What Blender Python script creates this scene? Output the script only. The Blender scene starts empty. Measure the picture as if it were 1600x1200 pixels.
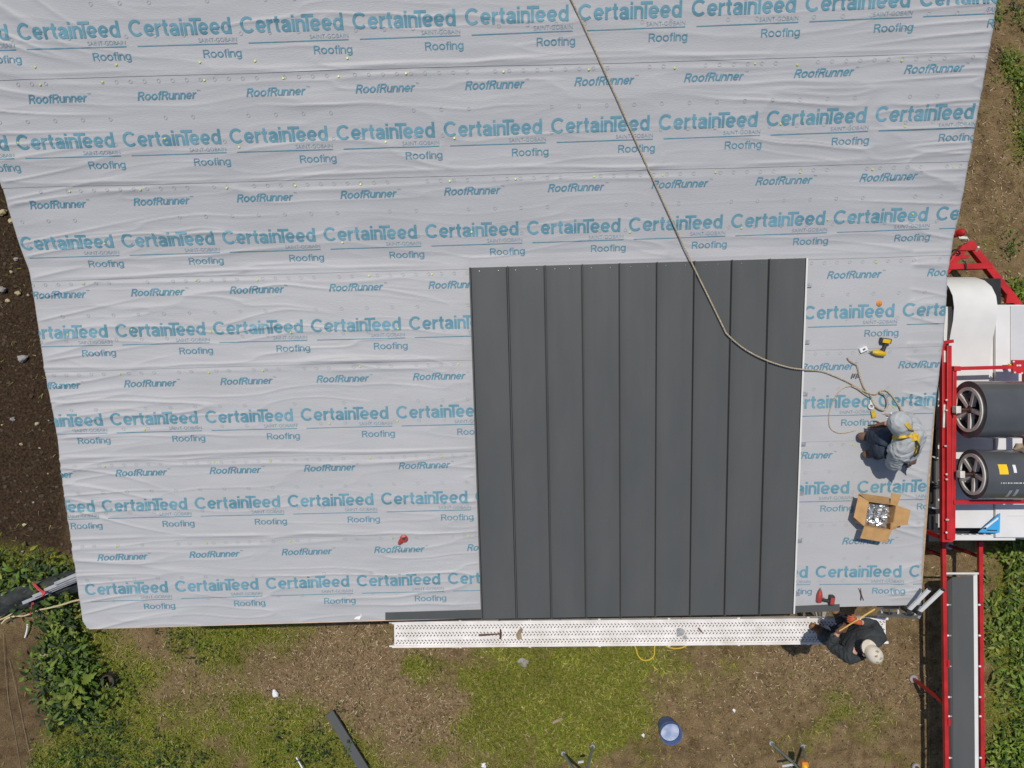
import bpy, bmesh, math, random
import numpy as np
from mathutils import Vector, Matrix

# ------------------------------------------------------------------ camera, sky, sun
C = bpy.context.scene.collection
SC = bpy.context.scene
H = 11.0            # flying height of the camera above the ground
F = 1111.0          # focal length in photo pixels (1600 wide)
cam_d = bpy.data.cameras.new('camera')
cam_d.sensor_width = 36.0
cam_d.lens = 36.0 * F / 1600.0
cam_d.clip_end = 2000.0
cam = bpy.data.objects.new('camera', cam_d)
cam.location = (0, 0, H)
C.objects.link(cam)
SC.camera = cam

SUN_DIR = Vector((-0.15, 0.345, 1.0)).normalized()      # towards the sun
elev = math.asin(SUN_DIR.z)
azim = math.atan2(SUN_DIR.x, SUN_DIR.y)
world = bpy.data.worlds.new('World')
SC.world = world
world.use_nodes = True
wn = world.node_tree.nodes
bg = wn['Background']
sky = wn.new('ShaderNodeTexSky')
sky.sky_type = 'NISHITA'
sky.sun_disc = False
sky.sun_elevation = elev
sky.sun_rotation = azim
sky.altitude = 50
world.node_tree.links.new(sky.outputs[0], bg.inputs[0])
bg.inputs[1].default_value = 0.085
sun_d = bpy.data.lights.new('sun', 'SUN')
sun_d.energy = 3.1
sun_d.angle = math.radians(0.5)
sun_d.color = (1.0, 0.955, 0.89)
sun = bpy.data.objects.new('sun', sun_d)
sun.rotation_euler = SUN_DIR.to_track_quat('Z', 'Y').to_euler()
sun.location = (-5, 8, 25)
C.objects.link(sun)
SC.view_settings.view_transform = 'Standard'
SC.view_settings.look = 'None'
SC.view_settings.exposure = 0.0
SC.view_settings.gamma = 1.0

R = random.Random(7)
NP = np.random.default_rng(11)

# ------------------------------------------------------------------ materials
def mat(name, col, rough=0.6, metal=0.0, var=0.12, scale=8.0, bump=0.0, bscale=60.0, spec=0.5, col2=None, detail=6.0, stretch=None):
    """Principled material whose colour wanders between two tones of a noise."""
    m = bpy.data.materials.new(name)
    m.use_nodes = True
    nt = m.node_tree
    b = nt.nodes['Principled BSDF']
    b.inputs['Roughness'].default_value = rough
    b.inputs['Metallic'].default_value = metal
    b.inputs['Specular IOR Level'].default_value = spec
    tc = nt.nodes.new('ShaderNodeTexCoord')
    src = tc.outputs['Object']
    if stretch:
        mp = nt.nodes.new('ShaderNodeMapping')
        mp.inputs['Scale'].default_value = stretch
        nt.links.new(src, mp.inputs[0]); src = mp.outputs[0]
    n = nt.nodes.new('ShaderNodeTexNoise')
    n.inputs['Scale'].default_value = scale
    n.inputs['Detail'].default_value = detail
    nt.links.new(src, n.inputs['Vector'])
    r = nt.nodes.new('ShaderNodeValToRGB')
    c1 = tuple(max(0, c * (1 - var)) for c in col[:3]) + (1,)
    c2 = (tuple(col2[:3]) if col2 else tuple(min(1, c * (1 + var)) for c in col[:3])) + (1,)
    r.color_ramp.elements[0].position = 0.32
    r.color_ramp.elements[1].position = 0.68
    r.color_ramp.elements[0].color = c1
    r.color_ramp.elements[1].color = c2
    nt.links.new(n.outputs['Fac'], r.inputs[0])
    nt.links.new(r.outputs[0], b.inputs['Base Color'])
    if bump:
        n2 = nt.nodes.new('ShaderNodeTexNoise')
        n2.inputs['Scale'].default_value = bscale
        n2.inputs['Detail'].default_value = 5
        nt.links.new(src, n2.inputs['Vector'])
        bp = nt.nodes.new('ShaderNodeBump')
        bp.inputs['Strength'].default_value = bump
        bp.inputs['Distance'].default_value = 0.01
        nt.links.new(n2.outputs['Fac'], bp.inputs['Height'])
        nt.links.new(bp.outputs[0], b.inputs['Normal'])
    return m

M = {}
M['membrane'] = mat('underlayment fabric', (0.448, 0.444, 0.444), 0.55, var=0.045, detail=12, scale=3.5, bump=0.25, bscale=90, spec=0.35, stretch=(0.35, 1.0, 1.0))
M['ink'] = mat('teal ink', (0.105, 0.265, 0.335), 0.6, var=0.12, scale=5, spec=0.3, col2=(0.16, 0.345, 0.42))
M['ink_dark'] = mat('dark teal ink', (0.105, 0.26, 0.335), 0.6, var=0.15, scale=14, spec=0.3)
M['ink_faint'] = mat('faint grey ink', (0.385, 0.395, 0.41), 0.6, var=0.1, scale=20, spec=0.3)
M['ink_grey'] = mat('grey blue ink', (0.24, 0.31, 0.36), 0.6, var=0.1, scale=20, spec=0.3)
M['cap'] = mat('lime plastic cap', (0.46, 0.53, 0.14), 0.4, var=0.1)
M['steel'] = mat('charcoal painted steel', (0.086, 0.090, 0.087), 0.42, var=0.03, col2=(0.097, 0.099, 0.095), scale=1.6, detail=12, bump=0.08, bscale=3, spec=0.45, stretch=(2.0, 0.5, 1.0))
M['steel_gloss'] = mat('charcoal coil steel', (0.085, 0.09, 0.095), 0.24, var=0.08, scale=4)
M['white_steel'] = mat('white coated steel', (0.72, 0.71, 0.68), 0.38, var=0.05, scale=3)
M['alu'] = mat('mill aluminium', (0.66, 0.65, 0.64), 0.45, 0.35, var=0.1, scale=9, bump=0.1, bscale=40)
M['alu_dull'] = mat('dull aluminium', (0.42, 0.42, 0.42), 0.5, 0.5, var=0.15, scale=10)
M['plank'] = mat('worn white plank', (0.68, 0.64, 0.60), 0.55, var=0.0, col2=(0.86, 0.83, 0.81), scale=4, bump=0.2, bscale=50)
M['slot'] = mat('plank slot', (0.10, 0.09, 0.085), 0.8, var=0.2)
M['red'] = mat('red machine paint', (0.47, 0.020, 0.022), 0.35, var=0.2, scale=5)
M['dark_red'] = mat('weathered red paint', (0.30, 0.018, 0.022), 0.45, var=0.2, scale=8)
M['black'] = mat('black machine paint', (0.016, 0.016, 0.018), 0.5, var=0.25, scale=8)
M['rubber'] = mat('black rubber', (0.022, 0.022, 0.023), 0.75, var=0.2)
M['chrome'] = mat('zinc plated steel', (0.70, 0.68, 0.62), 0.38, 0.12, var=0.15, scale=12)
M['white'] = mat('white paint', (0.70, 0.69, 0.67), 0.45, var=0.05, scale=3)
M['white2'] = mat('pale grey paint', (0.58, 0.58, 0.58), 0.45, var=0.05, scale=3)
M['blue_sign'] = mat('bright blue vinyl', (0.055, 0.37, 0.72), 0.4, var=0.05)
M['yellow_label'] = mat('yellow sticker', (0.85, 0.56, 0.01), 0.45, var=0.04)
M['wood'] = mat('pale fascia wood', (0.62, 0.47, 0.36), 0.7, var=0.15, scale=6, stretch=(1, 6, 6))
M['osb'] = mat('sheathing board', (0.42, 0.29, 0.17), 0.8, var=0.2, scale=25)
M['siding'] = mat('house siding', (0.45, 0.42, 0.37), 0.7, var=0.08)
M['rope'] = mat('tan braided rope', (0.47, 0.385, 0.265), 0.85, var=0.3, scale=70, bump=0.8, bscale=160)
M['rope_y'] = mat('yellowed cord', (0.60, 0.50, 0.28), 0.8, var=0.25, scale=50)
M['cord'] = mat('yellow cord', (0.62, 0.42, 0.04), 0.6, var=0.1)
M['card'] = mat('corrugated cardboard', (0.50, 0.285, 0.11), 0.8, var=0.1, scale=12)
M['card_in'] = mat('cardboard inside', (0.42, 0.235, 0.085), 0.85, var=0.12, scale=12)
M['clip'] = mat('galvanised clip', (0.55, 0.56, 0.56), 0.3, 0.7, var=0.25, scale=30)
M['tool_yellow'] = mat('yellow tool plastic', (0.66, 0.42, 0.015), 0.4, var=0.12)
M['tool_red'] = mat('red tool plastic', (0.42, 0.05, 0.04), 0.45, var=0.15)
M['tool_black'] = mat('black tool plastic', (0.028, 0.026, 0.027), 0.5, var=0.2)
M['tool_steel'] = mat('tool steel', (0.30, 0.29, 0.29), 0.35, 0.8, var=0.2)
M['rust'] = mat('dark rusty steel', (0.095, 0.05, 0.042), 0.6, 0.3, var=0.3, scale=20)
M['skin'] = mat('skin', (0.52, 0.28, 0.19), 0.55, var=0.08)
M['hoodie'] = mat('light grey sweatshirt', (0.40, 0.41, 0.41), 0.9, var=0.1, scale=14, bump=0.5, bscale=25)
M['jacket'] = mat('charcoal jacket', (0.032, 0.036, 0.037), 0.85, var=0.25, scale=9, bump=0.7, bscale=18)
M['vest'] = mat('black vest', (0.022, 0.021, 0.021), 0.9, var=0.2, scale=12, bump=0.5, bscale=20)
M['jeans'] = mat('navy jeans', (0.030, 0.040, 0.062), 0.9, var=0.25, scale=16, bump=0.5, bscale=30)
M['boot'] = mat('tan leather boot', (0.24, 0.12, 0.05), 0.7, var=0.25, scale=14)
M['boot2'] = mat('brown leather boot', (0.15, 0.085, 0.055), 0.7, var=0.25, scale=14)
M['capcloth'] = mat('cream cap cloth', (0.62, 0.55, 0.45), 0.9, var=0.08, scale=20)
M['camo'] = mat('cap print', (0.28, 0.25, 0.14), 0.9, var=0.3, scale=30)
M['glove'] = mat('orange work glove', (0.42, 0.085, 0.028), 0.8, var=0.2, scale=20)
M['glove2'] = mat('brown work glove', (0.14, 0.06, 0.035), 0.8, var=0.25, scale=20)
M['webbing'] = mat('yellow webbing', (0.62, 0.40, 0.03), 0.75, var=0.18, scale=30)
M['hair'] = mat('brown hair', (0.06, 0.035, 0.02), 0.8, var=0.3, scale=40)
M['rule'] = mat('yellow folding rule', (0.60, 0.40, 0.10), 0.55, var=0.12)
M['bucket'] = mat('blue bucket plastic', (0.075, 0.125, 0.28), 0.4, var=0.1)
M['bucket_in'] = mat('pale mixed residue', (0.26, 0.33, 0.50), 0.35, var=0.0, col2=(0.62, 0.66, 0.74), scale=7)
M['stand'] = mat('grey green stand paint', (0.19, 0.21, 0.19), 0.5, 0.2, var=0.15)
M['orange'] = mat('orange clamp plastic', (0.70, 0.24, 0.03), 0.45, var=0.1)
M['pot'] = mat('dark pot plastic', (0.035, 0.028, 0.028), 0.6, var=0.2)
M['rock'] = mat('pale stone', (0.44, 0.36, 0.20), 0.85, var=0.25, scale=14, bump=0.6, bscale=30)
M['rock_grey'] = mat('grey stone', (0.30, 0.28, 0.26), 0.85, var=0.2, scale=14, bump=0.6, bscale=30)
M['clod'] = mat('soil clod', (0.075, 0.05, 0.033), 0.95, var=0.35, scale=14, bump=0.6, bscale=30)
M['strap_red'] = mat('red strap', (0.50, 0.06, 0.06), 0.7, var=0.15)
M['litter'] = mat('white scrap', (0.78, 0.78, 0.78), 0.6, var=0.05)
M['stick'] = mat('weathered stick', (0.30, 0.23, 0.15), 0.85, var=0.2)
M['twig'] = mat('dark twig', (0.035, 0.027, 0.02), 0.85, var=0.2)
M['tarp'] = mat('black mesh netting', (0.022, 0.026, 0.024), 0.7, var=0.4, scale=12, bump=0.8, bscale=18)
M['printwhite'] = mat('white print', (0.75, 0.75, 0.75), 0.5, var=0.03)
M['stain'] = mat('grey grime', (0.33, 0.33, 0.33), 0.8, var=0.3, scale=30)

def attr_mat(name, rough=0.75, trans=0.0, spec=0.25):
    """Colour comes from a per-vertex tone of the thing itself (leaf and blade kinds)."""
    m = bpy.data.materials.new(name)
    m.use_nodes = True
    nt = m.node_tree
    b = nt.nodes['Principled BSDF']
    b.inputs['Roughness'].default_value = rough
    b.inputs['Specular IOR Level'].default_value = spec
    a = nt.nodes.new('ShaderNodeAttribute'); a.attribute_name = 'tone'
    tc = nt.nodes.new('ShaderNodeTexCoord')
    n = nt.nodes.new('ShaderNodeTexNoise'); n.inputs['Scale'].default_value = 25
    nt.links.new(tc.outputs['Object'], n.inputs['Vector'])
    mx = nt.nodes.new('ShaderNodeMix'); mx.data_type = 'RGBA'; mx.blend_type = 'MULTIPLY'
    mx.inputs[0].default_value = 0.35
    nt.links.new(a.outputs['Color'], mx.inputs[6]); nt.links.new(n.outputs['Color'], mx.inputs[7])
    nt.links.new(mx.outputs[2], b.inputs['Base Color'])
    if trans:
        tr = nt.nodes.new('ShaderNodeBsdfTranslucent')
        nt.links.new(mx.outputs[2], tr.inputs[0])
        ms = nt.nodes.new('ShaderNodeMixShader'); ms.inputs[0].default_value = trans
        nt.links.new(b.outputs[0], ms.inputs[1]); nt.links.new(tr.outputs[0], ms.inputs[2])
        nt.links.new(ms.outputs[0], nt.nodes['Material Output'].inputs[0])
    return m
M['blade'] = attr_mat('grass blade', 0.7, 0.25)
M['leaf'] = attr_mat('weed leaf', 0.55, 0.22, 0.35)
M['straw'] = attr_mat('dry straw', 0.85)

# ------------------------------------------------------------------ helpers
def tag(o, label=None, cat=None, group=None, kind=None):
    if label: o['label'] = label
    if cat: o['category'] = cat
    if group: o['group'] = group
    if kind: o['kind'] = kind
    return o

def empty(name, loc=(0, 0, 0), label=None, cat=None, group=None):
    o = bpy.data.objects.new(name, None)
    o.empty_display_size = 0.2
    o.location = loc
    C.objects.link(o)
    return tag(o, label, cat, group)

def link(name, me, mats, parent=None, smooth=False):
    """links a mesh made in world coordinates; under a parent the parent's location is taken off"""
    if not isinstance(mats, (list, tuple)): mats = [mats]
    for m in mats: me.materials.append(m)
    if smooth: me.polygons.foreach_set('use_smooth', [True] * len(me.polygons))
    o = bpy.data.objects.new(name, me)
    C.objects.link(o)
    if parent is not None:
        base = Vector(parent.location)
        pp = parent.parent
        while pp is not None:
            base = base + Vector(pp.location); pp = pp.parent
        me.transform(Matrix.Translation(-base))
        o.parent = parent
    return o

class MB:
    """collects simple shapes in world coordinates; build() links them as ONE mesh"""
    def __init__(self): self.v = []; self.f = []; self.mi = []; self.cur = 0
    def add(self, vs, fs):
        o = len(self.v); self.v += [tuple(p) for p in vs]
        for f in fs: self.f.append([i + o for i in f]); self.mi.append(self.cur)
        return self
    def box(self, c, s, rot=None, bev=0.0):
        bm = bmesh.new()
        bmesh.ops.create_cube(bm, size=1.0)
        bmesh.ops.scale(bm, vec=s, verts=bm.verts)
        if bev > 0:
            bmesh.ops.bevel(bm, geom=bm.edges[:], offset=bev, segments=2, affect='EDGES', profile=0.6)
        if rot is not None: bmesh.ops.rotate(bm, cent=(0, 0, 0), matrix=rot, verts=bm.verts)
        bmesh.ops.translate(bm, vec=c, verts=bm.verts)
        bm.verts.index_update()
        self.add([v.co[:] for v in bm.verts], [[v.index for v in f.verts] for f in bm.faces]); bm.free()
        return self
    def bar(self, p0, p1, w, h, up=(0, 0, 1), bev=0.0):
        p0 = Vector(p0); p1 = Vector(p1); d = p1 - p0; L = d.length
        x = d.normalized(); u = Vector(up)
        if abs(x.dot(u)) > 0.98: u = Vector((0, 1, 0))
        y = u.cross(x).normalized(); z = x.cross(y)
        rot = Matrix((x, y, z)).transposed()
        return self.box((p0 + p1) / 2, (L, w, h), rot, bev)
    def tube(self, pts, r, seg=8, cap=True):
        pts = [Vector(p) for p in pts]; n = len(pts)
        rs = r if isinstance(r, (list, tuple)) else [r] * n
        vs = []; fs = []
        t = (pts[1] - pts[0]).normalized()
        ref = Vector((0, 0, 1)) if abs(t.z) < 0.9 else Vector((1, 0, 0))
        nrm = t.cross(ref).normalized()
        for i, p in enumerate(pts):
            t = (pts[min(i + 1, n - 1)] - pts[max(i - 1, 0)]).normalized()
            nrm = (nrm - t * nrm.dot(t)).normalized(); b = t.cross(nrm)
            for k in range(seg):
                a = 2 * math.pi * k / seg
                vs.append(p + (nrm * math.cos(a) + b * math.sin(a)) * rs[i])
        for i in range(n - 1):
            for k in range(seg):
                k2 = (k + 1) % seg
                fs.append([i * seg + k, i * seg + k2, (i + 1) * seg + k2, (i + 1) * seg + k])
        if cap:
            fs.append(list(range(seg))[::-1]); fs.append([(n - 1) * seg + k for k in range(seg)])
        return self.add(vs, fs)
    def cyl(self, p0, p1, r, seg=20, r2=None):
        return self.tube([p0, p1], [r, r if r2 is None else r2], seg)
    def ring(self, c, ax, r0, r1, w, seg=28):
        """flat-sided ring (annulus with thickness w along ax)"""
        ax = Vector(ax).normalized(); ref = Vector((0, 0, 1)) if abs(ax.z) < 0.9 else Vector((1, 0, 0))
        u = ax.cross(ref).normalized(); v = ax.cross(u); c = Vector(c)
        vs = []; fs = []
        for k in range(seg):
            a = 2 * math.pi * k / seg; d = u * math.cos(a) + v * math.sin(a)
            for rr, o in ((r0, -.5), (r1, -.5), (r1, .5), (r0, .5)): vs.append(c + d * rr + ax * (w * o))
        for k in range(seg):
            a = k * 4; b = ((k + 1) % seg) * 4
            for j in range(4):
                j2 = (j + 1) % 4
                fs.append([a + j, a + j2, b + j2, b + j])
        return self.add(vs, fs)
    def poly(self, pts, th=0.0, dirn=(0, 0, -1)):
        """a flat polygon, thickened by th along dirn"""
        pts = [Vector(p) for p in pts]; n = len(pts)
        if th <= 0: return self.add(pts, [list(range(n))])
        d = Vector(dirn) * th
        vs = pts + [p + d for p in pts]
        fs = [list(range(n)), [n + i for i in range(n)][::-1]]
        for i in range(n): j = (i + 1) % n; fs.append([i, i + n, j + n, j])
        return self.add(vs, fs)
    def blob(self, c, s, seed=0, rough=0.25, sub=2):
        bm = bmesh.new()
        bmesh.ops.create_icosphere(bm, subdivisions=sub, radius=1.0)
        rr = random.Random(seed); ph = [rr.uniform(0, 6) for _ in range(6)]
        for v in bm.verts:
            p = v.co
            k = 1 + rough * (math.sin(3.1 * p.x + ph[0]) * math.sin(2.7 * p.y + ph[1]) + 0.6 * math.sin(5.3 * p.z + ph[2] + 3 * p.x) * math.sin(4.7 * p.y + ph[3]))
            v.co = Vector((p.x * s[0] * k, p.y * s[1] * k, p.z * s[2] * k)) + Vector(c)
        bm.verts.index_update()
        self.add([v.co[:] for v in bm.verts], [[v.index for v in f.verts] for f in bm.faces]); bm.free()
        return self
    def build(self, name, mats, parent=None, smooth=False, fixn=True):
        me = bpy.data.meshes.new(name)
        me.from_pydata(self.v, [], self.f)
        if fixn:
            bm = bmesh.new(); bm.from_mesh(me); bmesh.ops.recalc_face_normals(bm, faces=bm.faces); bm.to_mesh(me); bm.free()
        if isinstance(mats, (list, tuple)) and len(mats) > 1: me.polygons.foreach_set('material_index', self.mi)
        o = link(name, me, mats, parent, smooth)
        if smooth: 
            try: me.set_sharp_from_angle(angle=math.radians(40))
            except Exception: pass
        return o

def mesh_np(name, V, Fq, mats, parent=None, smooth=False, tone=None):
    me = bpy.data.meshes.new(name)
    V = np.asarray(V, np.float32); Fq = np.asarray(Fq, np.int32); n, k = Fq.shape
    me.vertices.add(len(V)); me.vertices.foreach_set('co', V.ravel())
    me.loops.add(n * k); me.loops.foreach_set('vertex_index', Fq.ravel())
    me.polygons.add(n); me.polygons.foreach_set('loop_start', np.arange(n, dtype=np.int32) * k)
    me.update(calc_edges=True)
    if tone is not None:
        a = me.color_attributes.new('tone', 'FLOAT_COLOR', 'POINT')
        a.data.foreach_set('color', np.concatenate([tone, np.ones((len(tone), 1))], 1).astype(np.float32).ravel())
    return link(name, me, mats, parent, smooth)

_lat = NP.random((256, 256))
def vn(x, y, seed=0):
    """smooth value noise in [0,1], vectorised"""
    x = np.asarray(x, float) + seed * 17.31; y = np.asarray(y, float) + seed * 9.77
    xi = np.floor(x).astype(int); yi = np.floor(y).astype(int); fx = x - xi; fy = y - yi
    fx = fx * fx * (3 - 2 * fx); fy = fy * fy * (3 - 2 * fy)
    g = lambda a, b: _lat[a & 255, b & 255]
    return (g(xi, yi) * (1 - fx) + g(xi + 1, yi) * fx) * (1 - fy) + (g(xi, yi + 1) * (1 - fx) + g(xi + 1, yi + 1) * fx) * fy
def fbm(x, y, seed=0, o=4):
    s = 0; a = 0.5
    for i in range(o): s = s + a * vn(x * 2 ** i, y * 2 ** i, seed + i * 3); a *= 0.5
    return s

def P(px, py, z):
    """the point at height z that the photo shows at pixel (px, py)"""
    d = (H - z) / F
    return Vector(((px - 800) * d, -(py - 600) * d, z))

# ------------------------------------------------------------------ roof shape: two slopes, eave turned by YAW
YAW = math.radians(1.63)
E_ = np.array([math.cos(YAW), math.sin(YAW)]); S_ = np.array([-math.sin(YAW), math.cos(YAW)])
OX, OY, ZE = -0.369, -2.813, 2.46
T1, T2 = 0.182, 0.39
VB = 4.22                     # where the steeper slope begins
VTOP = 8.6                    # ridge
def roof_z(v):
    v = np.asarray(v, float)
    return ZE + T1 * np.minimum(v, VB) + T2 * np.maximum(v - VB, 0)
def uv(x, y):
    dx = np.asarray(x) - OX; dy = np.asarray(y) - OY
    return dx * E_[0] + dy * E_[1], dx * S_[0] + dy * S_[1]
def xy(u, v):
    return OX + u * E_[0] + v * S_[0], OY + u * E_[1] + v * S_[1]
def RUV(px, py, dh=0.0):
    z = 3.0
    for _ in range(30):
        p = P(px, py, z + dh); u, v = uv(p.x, p.y); z = float(roof_z(v))
    return float(u), float(v), z
def RP(px, py, dh=0.0):
    """point dh above the roof that the photo shows at (px, py)"""
    u, v, z = RUV(px, py, dh)
    return P(px, py, z + dh)

left_px = [(-60, 60), (-28, 180), (0, 285), (10, 320), (30, 385), (45, 425), (55, 490), (68, 575), (72, 600), (78, 625), (88, 680), (97, 760), (105, 810), (112, 860), (117, 890), (122, 930), (128, 968), (134, 979)]
right_px = [(1572, -80), (1559, 0), (1552, 50), (1530, 170), (1513, 265), (1505, 310), (1490, 380), (1482, 430), (1478, 500), (1472, 560), (1467, 600), (1460, 650), (1452, 740), (1447, 800), (1443, 870), (1440, 945)]
L_uv = sorted([RUV(*p)[:2] for p in left_px], key=lambda t: t[1])
R_uv = sorted([RUV(*p)[:2] for p in right_px], key=lambda t: t[1])
def edge_l(v): return np.interp(v, [t[1] for t in L_uv], [t[0] for t in L_uv])
def edge_r(v): return np.interp(v, [t[1] for t in R_uv], [t[0] for t in R_uv])
V_EAVE = float(np.mean([RUV(p[0], p[1])[1] for p in ((300, 974), (560, 966), (1350, 950))]))

lap_px = [[(28, 843), (745, 831), (1443, 818)], [(93, 718), (395, 714), (1455, 690)], [(70, 578), (400, 567), (1467, 549)],
          [(50, 437), (720, 420), (1483, 402)], [(28, 294), (700, 275), (1505, 253)], [(0, 127), (400, 113), (1000, 99), (1548, 82)]]
laps = [V_EAVE] + [float(np.mean([RUV(*p)[1] for p in l])) for l in lap_px]
while laps[-1] < VTOP - 0.2: laps.append(min(laps[-1] + 1.02, VTOP))
laps_a = np.array(laps[1:-1])

def wrinkle(u, v):
    """height of the loose membrane above the deck"""
    u = np.asarray(u, float); v = np.asarray(v, float)
    w1 = (fbm(u * 0.7, v * 0.9, 3, 3) - 0.45) * 0.55
    slant = 0.22 * (vn(u * 0.3, v * 0.7, 41) - 0.5) * u
    vv = v + w1 * 0.5 + slant * 0.25
    amp = 0.22 + 1.75 * np.clip(fbm(u * 0.6, v * 1.3, 9, 3) - 0.34, 0, 1)
    r1 = 1 - np.abs(2 * vn(u * 0.42, vv * 4.6, 5) - 1)
    r2 = 1 - np.abs(2 * vn(u * 0.9 + 3, vv * 9.0, 15) - 1)
    r3 = 1 - np.abs(2 * vn(u * 1.6 + 3, vv * 15.0, 19) - 1)
    h = amp * (0.024 * r1 ** 14 + 0.012 * r2 ** 9 + 0.0030 * r3 ** 3 + 0.0020 * (1 - np.abs(2 * vn(u * 2.6 + 7, vv * 25.0 + u * 2, 23) - 1)) ** 2)
    h = h + 0.008 * fbm(u * 1.3, v * 5.5, 25, 3)
    # pull lines slanting away from the fastened rake edges
    for side in (0, 1):
        d = (u - edge_l(v)) if side == 0 else (edge_r(v) - u)
        k = np.exp(-(d / 1.05) ** 2) * np.clip(d / 0.12, 0, 1)
        s = v + d * (0.42 if side == 0 else -0.30) * (2 * vn(v * 0.8, d * 0.1, 61 + side) - 0.7)
        q = 1 - np.abs(2 * vn(d * 0.5, s * 8.5, 71 + side) - 1)
        h = h + 0.019 * k * q ** 7
    # fullness along each lap
    for lv in laps[1:-1]:
        d = v - lv
        a = np.clip(2.1 * fbm(u * 1.1, lv * 7.1 + v * 0.0, 81, 3) - .52, 0.04, 1.0)
        h = h + 0.017 * a * np.exp(-((d - 0.045 - 0.09 * (fbm(u * 0.7, lv, 83, 2) - .4)) / 0.018) ** 2)
        h = h + 0.013 * a * np.exp(-((d + 0.075 + 0.13 * (fbm(u * 0.7, lv, 87, 2) - .4)) / 0.022) ** 2)
    under = np.clip((u + .04) / .06, 0, 1) * np.clip((4.92 - u) / .06, 0, 1) * np.clip((4.17 - v) / .06, 0, 1)
    return h * (1 - 0.93 * under)
def surf_z(u, v, i):
    """top of sheet i (counted from the eave) at (u, v)"""
    lo, hi = laps[i], laps[i + 1]
    return roof_z(v) + 0.006 + 0.006 * np.clip((hi + 0.1 - v) / (hi + 0.1 - lo), 0, 1) + wrinkle(u, v)
def course_of(v):
    for i in range(len(laps) - 1):
        if v < laps[i + 1]: return i
    return len(laps) - 2

# ------------------------------------------------------------------ ground
def ground_fields(px, py):
    """grass density, straw, darkness of the soil, from where things grow in this yard"""
    px = np.asarray(px, float); py = np.asarray(py, float)
    wx_ = 55 * (fbm(px * .022, py * .022, 101, 3) - .44); wy_ = 55 * (fbm(px * .022, py * .022, 111, 3) - .44)
    px0, py0 = px, py; px = px + wx_ * np.clip((px0 - 160) / 60, .25, 1); py = py + wy_
    def bl(cx, cy, rx, ry, w=1.0): return w * np.exp(-(((px - cx) / rx) ** 2 + ((py - cy) / ry) ** 2))
    g = 0 * px
    for a in [(900, 1095, 190, 100, .42), (480, 1165, 150, 70, .28), (330, 1045, 170, 70, .20), (1180, 1070, 140, 70, .20), (1340, 1110, 110, 60, .22), (150, 1080, 55, 110, 1.2), (240, 1180, 120, 80, 1.2), (100, 1000, 40, 80, .9), (120, 1190, 60, 60, 1.0), (340, 1010, 80, 35, .75), (285, 985, 30, 30, .5), (215, 1050, 30, 25, .7), (460, 1165, 85, 60, 1.15), (400, 1100, 60, 22, .5),
              (590, 985, 60, 14, .35), (655, 1040, 32, 26, .9), (640, 1055, 20, 20, .5), (860, 1060, 130, 75, 1.0), (880, 1150, 110, 60, 1.0), (760, 1110, 40, 90, .5), (1000, 1030, 80, 30, .45), (700, 1180, 60, 40, .5), (560, 1190, 50, 40, .8), (960, 1110, 50, 50, .6), (1050, 1000, 70, 20, .3), (400, 985, 110, 25, .5), (470, 1010, 50, 25, .35),
              (1330, 1130, 60, 28, .55), (1310, 1085, 35, 16, .35), (1410, 1190, 50, 25, .5), (1230, 1160, 60, 20, .3), (1150, 1040, 60, 30, .25), (1400, 980, 60, 20, .3), (1230, 1190, 60, 18, .3),
              (1600, 1000, 62, 190, 1.5), (1590, 1180, 50, 90, 1.4), (1600, 860, 36, 50, 1.0), (1590, 460, 30, 28, .8), (1595, 130, 28, 50, 1.0), (1605, 220, 30, 60, .8), (1570, 330, 30, 60, .3), (1540, 400, 22, 60, .45), (1590, 30, 30, 40, .3), (1545, 20, 16, 18, .5), (1600, 560, 40, 60, .8),
              (30, 905, 60, 38, 1.2), (0, 880, 60, 30, .8), (95, 905, 26, 30, .7)]:
        g = g + bl(*a)
    s = 0 * px
    for a in [(560, 1080, 150, 90, 1.0), (600, 1000, 90, 60, .9), (360, 1080, 130, 60, .8), (700, 1140, 90, 70, .8), (260, 1030, 60, 40, .6), (1260, 1020, 90, 60, .7), (1380, 1060, 70, 70, .6), (1150, 1100, 160, 100, .35), (1560, 250, 60, 300, .4), (1500, 880, 60, 60, .3)]:
        s = s + bl(*a)
    dk = np.clip((150 - px) / 60, 0, 1) * np.clip((905 - py) / 50, 0, 1)
    lt = np.clip((95 - px) / 40, 0, 1) * np.clip((py - 960) / 40, 0, 1)
    return g, s, dk, lt

def to_px(x, y): return 800 + x * F / H, 600 - y * F / H

ax = np.unique(np.concatenate([np.linspace(-9.2, 9.2, 310), -9.2 - np.geomspace(0.1, 800, 22), 9.2 + np.geomspace(0.1, 800, 22)]))
ay = np.unique(np.concatenate([np.linspace(-7.2, 7.2, 240), -7.2 - np.geomspace(0.1, 800, 22), 7.2 + np.geomspace(0.1, 800, 22)]))
GX, GY = np.meshgrid(ax, ay)
qx, qy = to_px(GX, GY)
g, s, dk, lt = ground_fields(qx, qy)
n1 = fbm(GX * 1.6, GY * 1.6, 2, 4); n2 = fbm(GX * 6, GY * 6, 6, 3)
far = np.clip((np.maximum(np.abs(GX) - 8.8, np.abs(GY) - 6.4)) / 1.5, 0, 1)
g = g * (1 - far) + far * (0.35 + 1.0 * n1)
n3 = fbm(GX * 4.2, GY * 4.2, 12, 4)
gm = np.clip((g * (0.0 + 0.85 * n1 + 1.5 * n3) - 0.34) * 1.45, 0, 1)
sm = np.clip(s * (0.4 + 1.1 * n2), 0, 1)
inside = (np.abs(GX) < 9) & (np.abs(GY) < 7)
GZ = np.where(inside, 0.05 * (n1 - 0.47) + 0.03 * (n2 - 0.45) * (1 + 2.0 * dk), 0.0)
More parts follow.
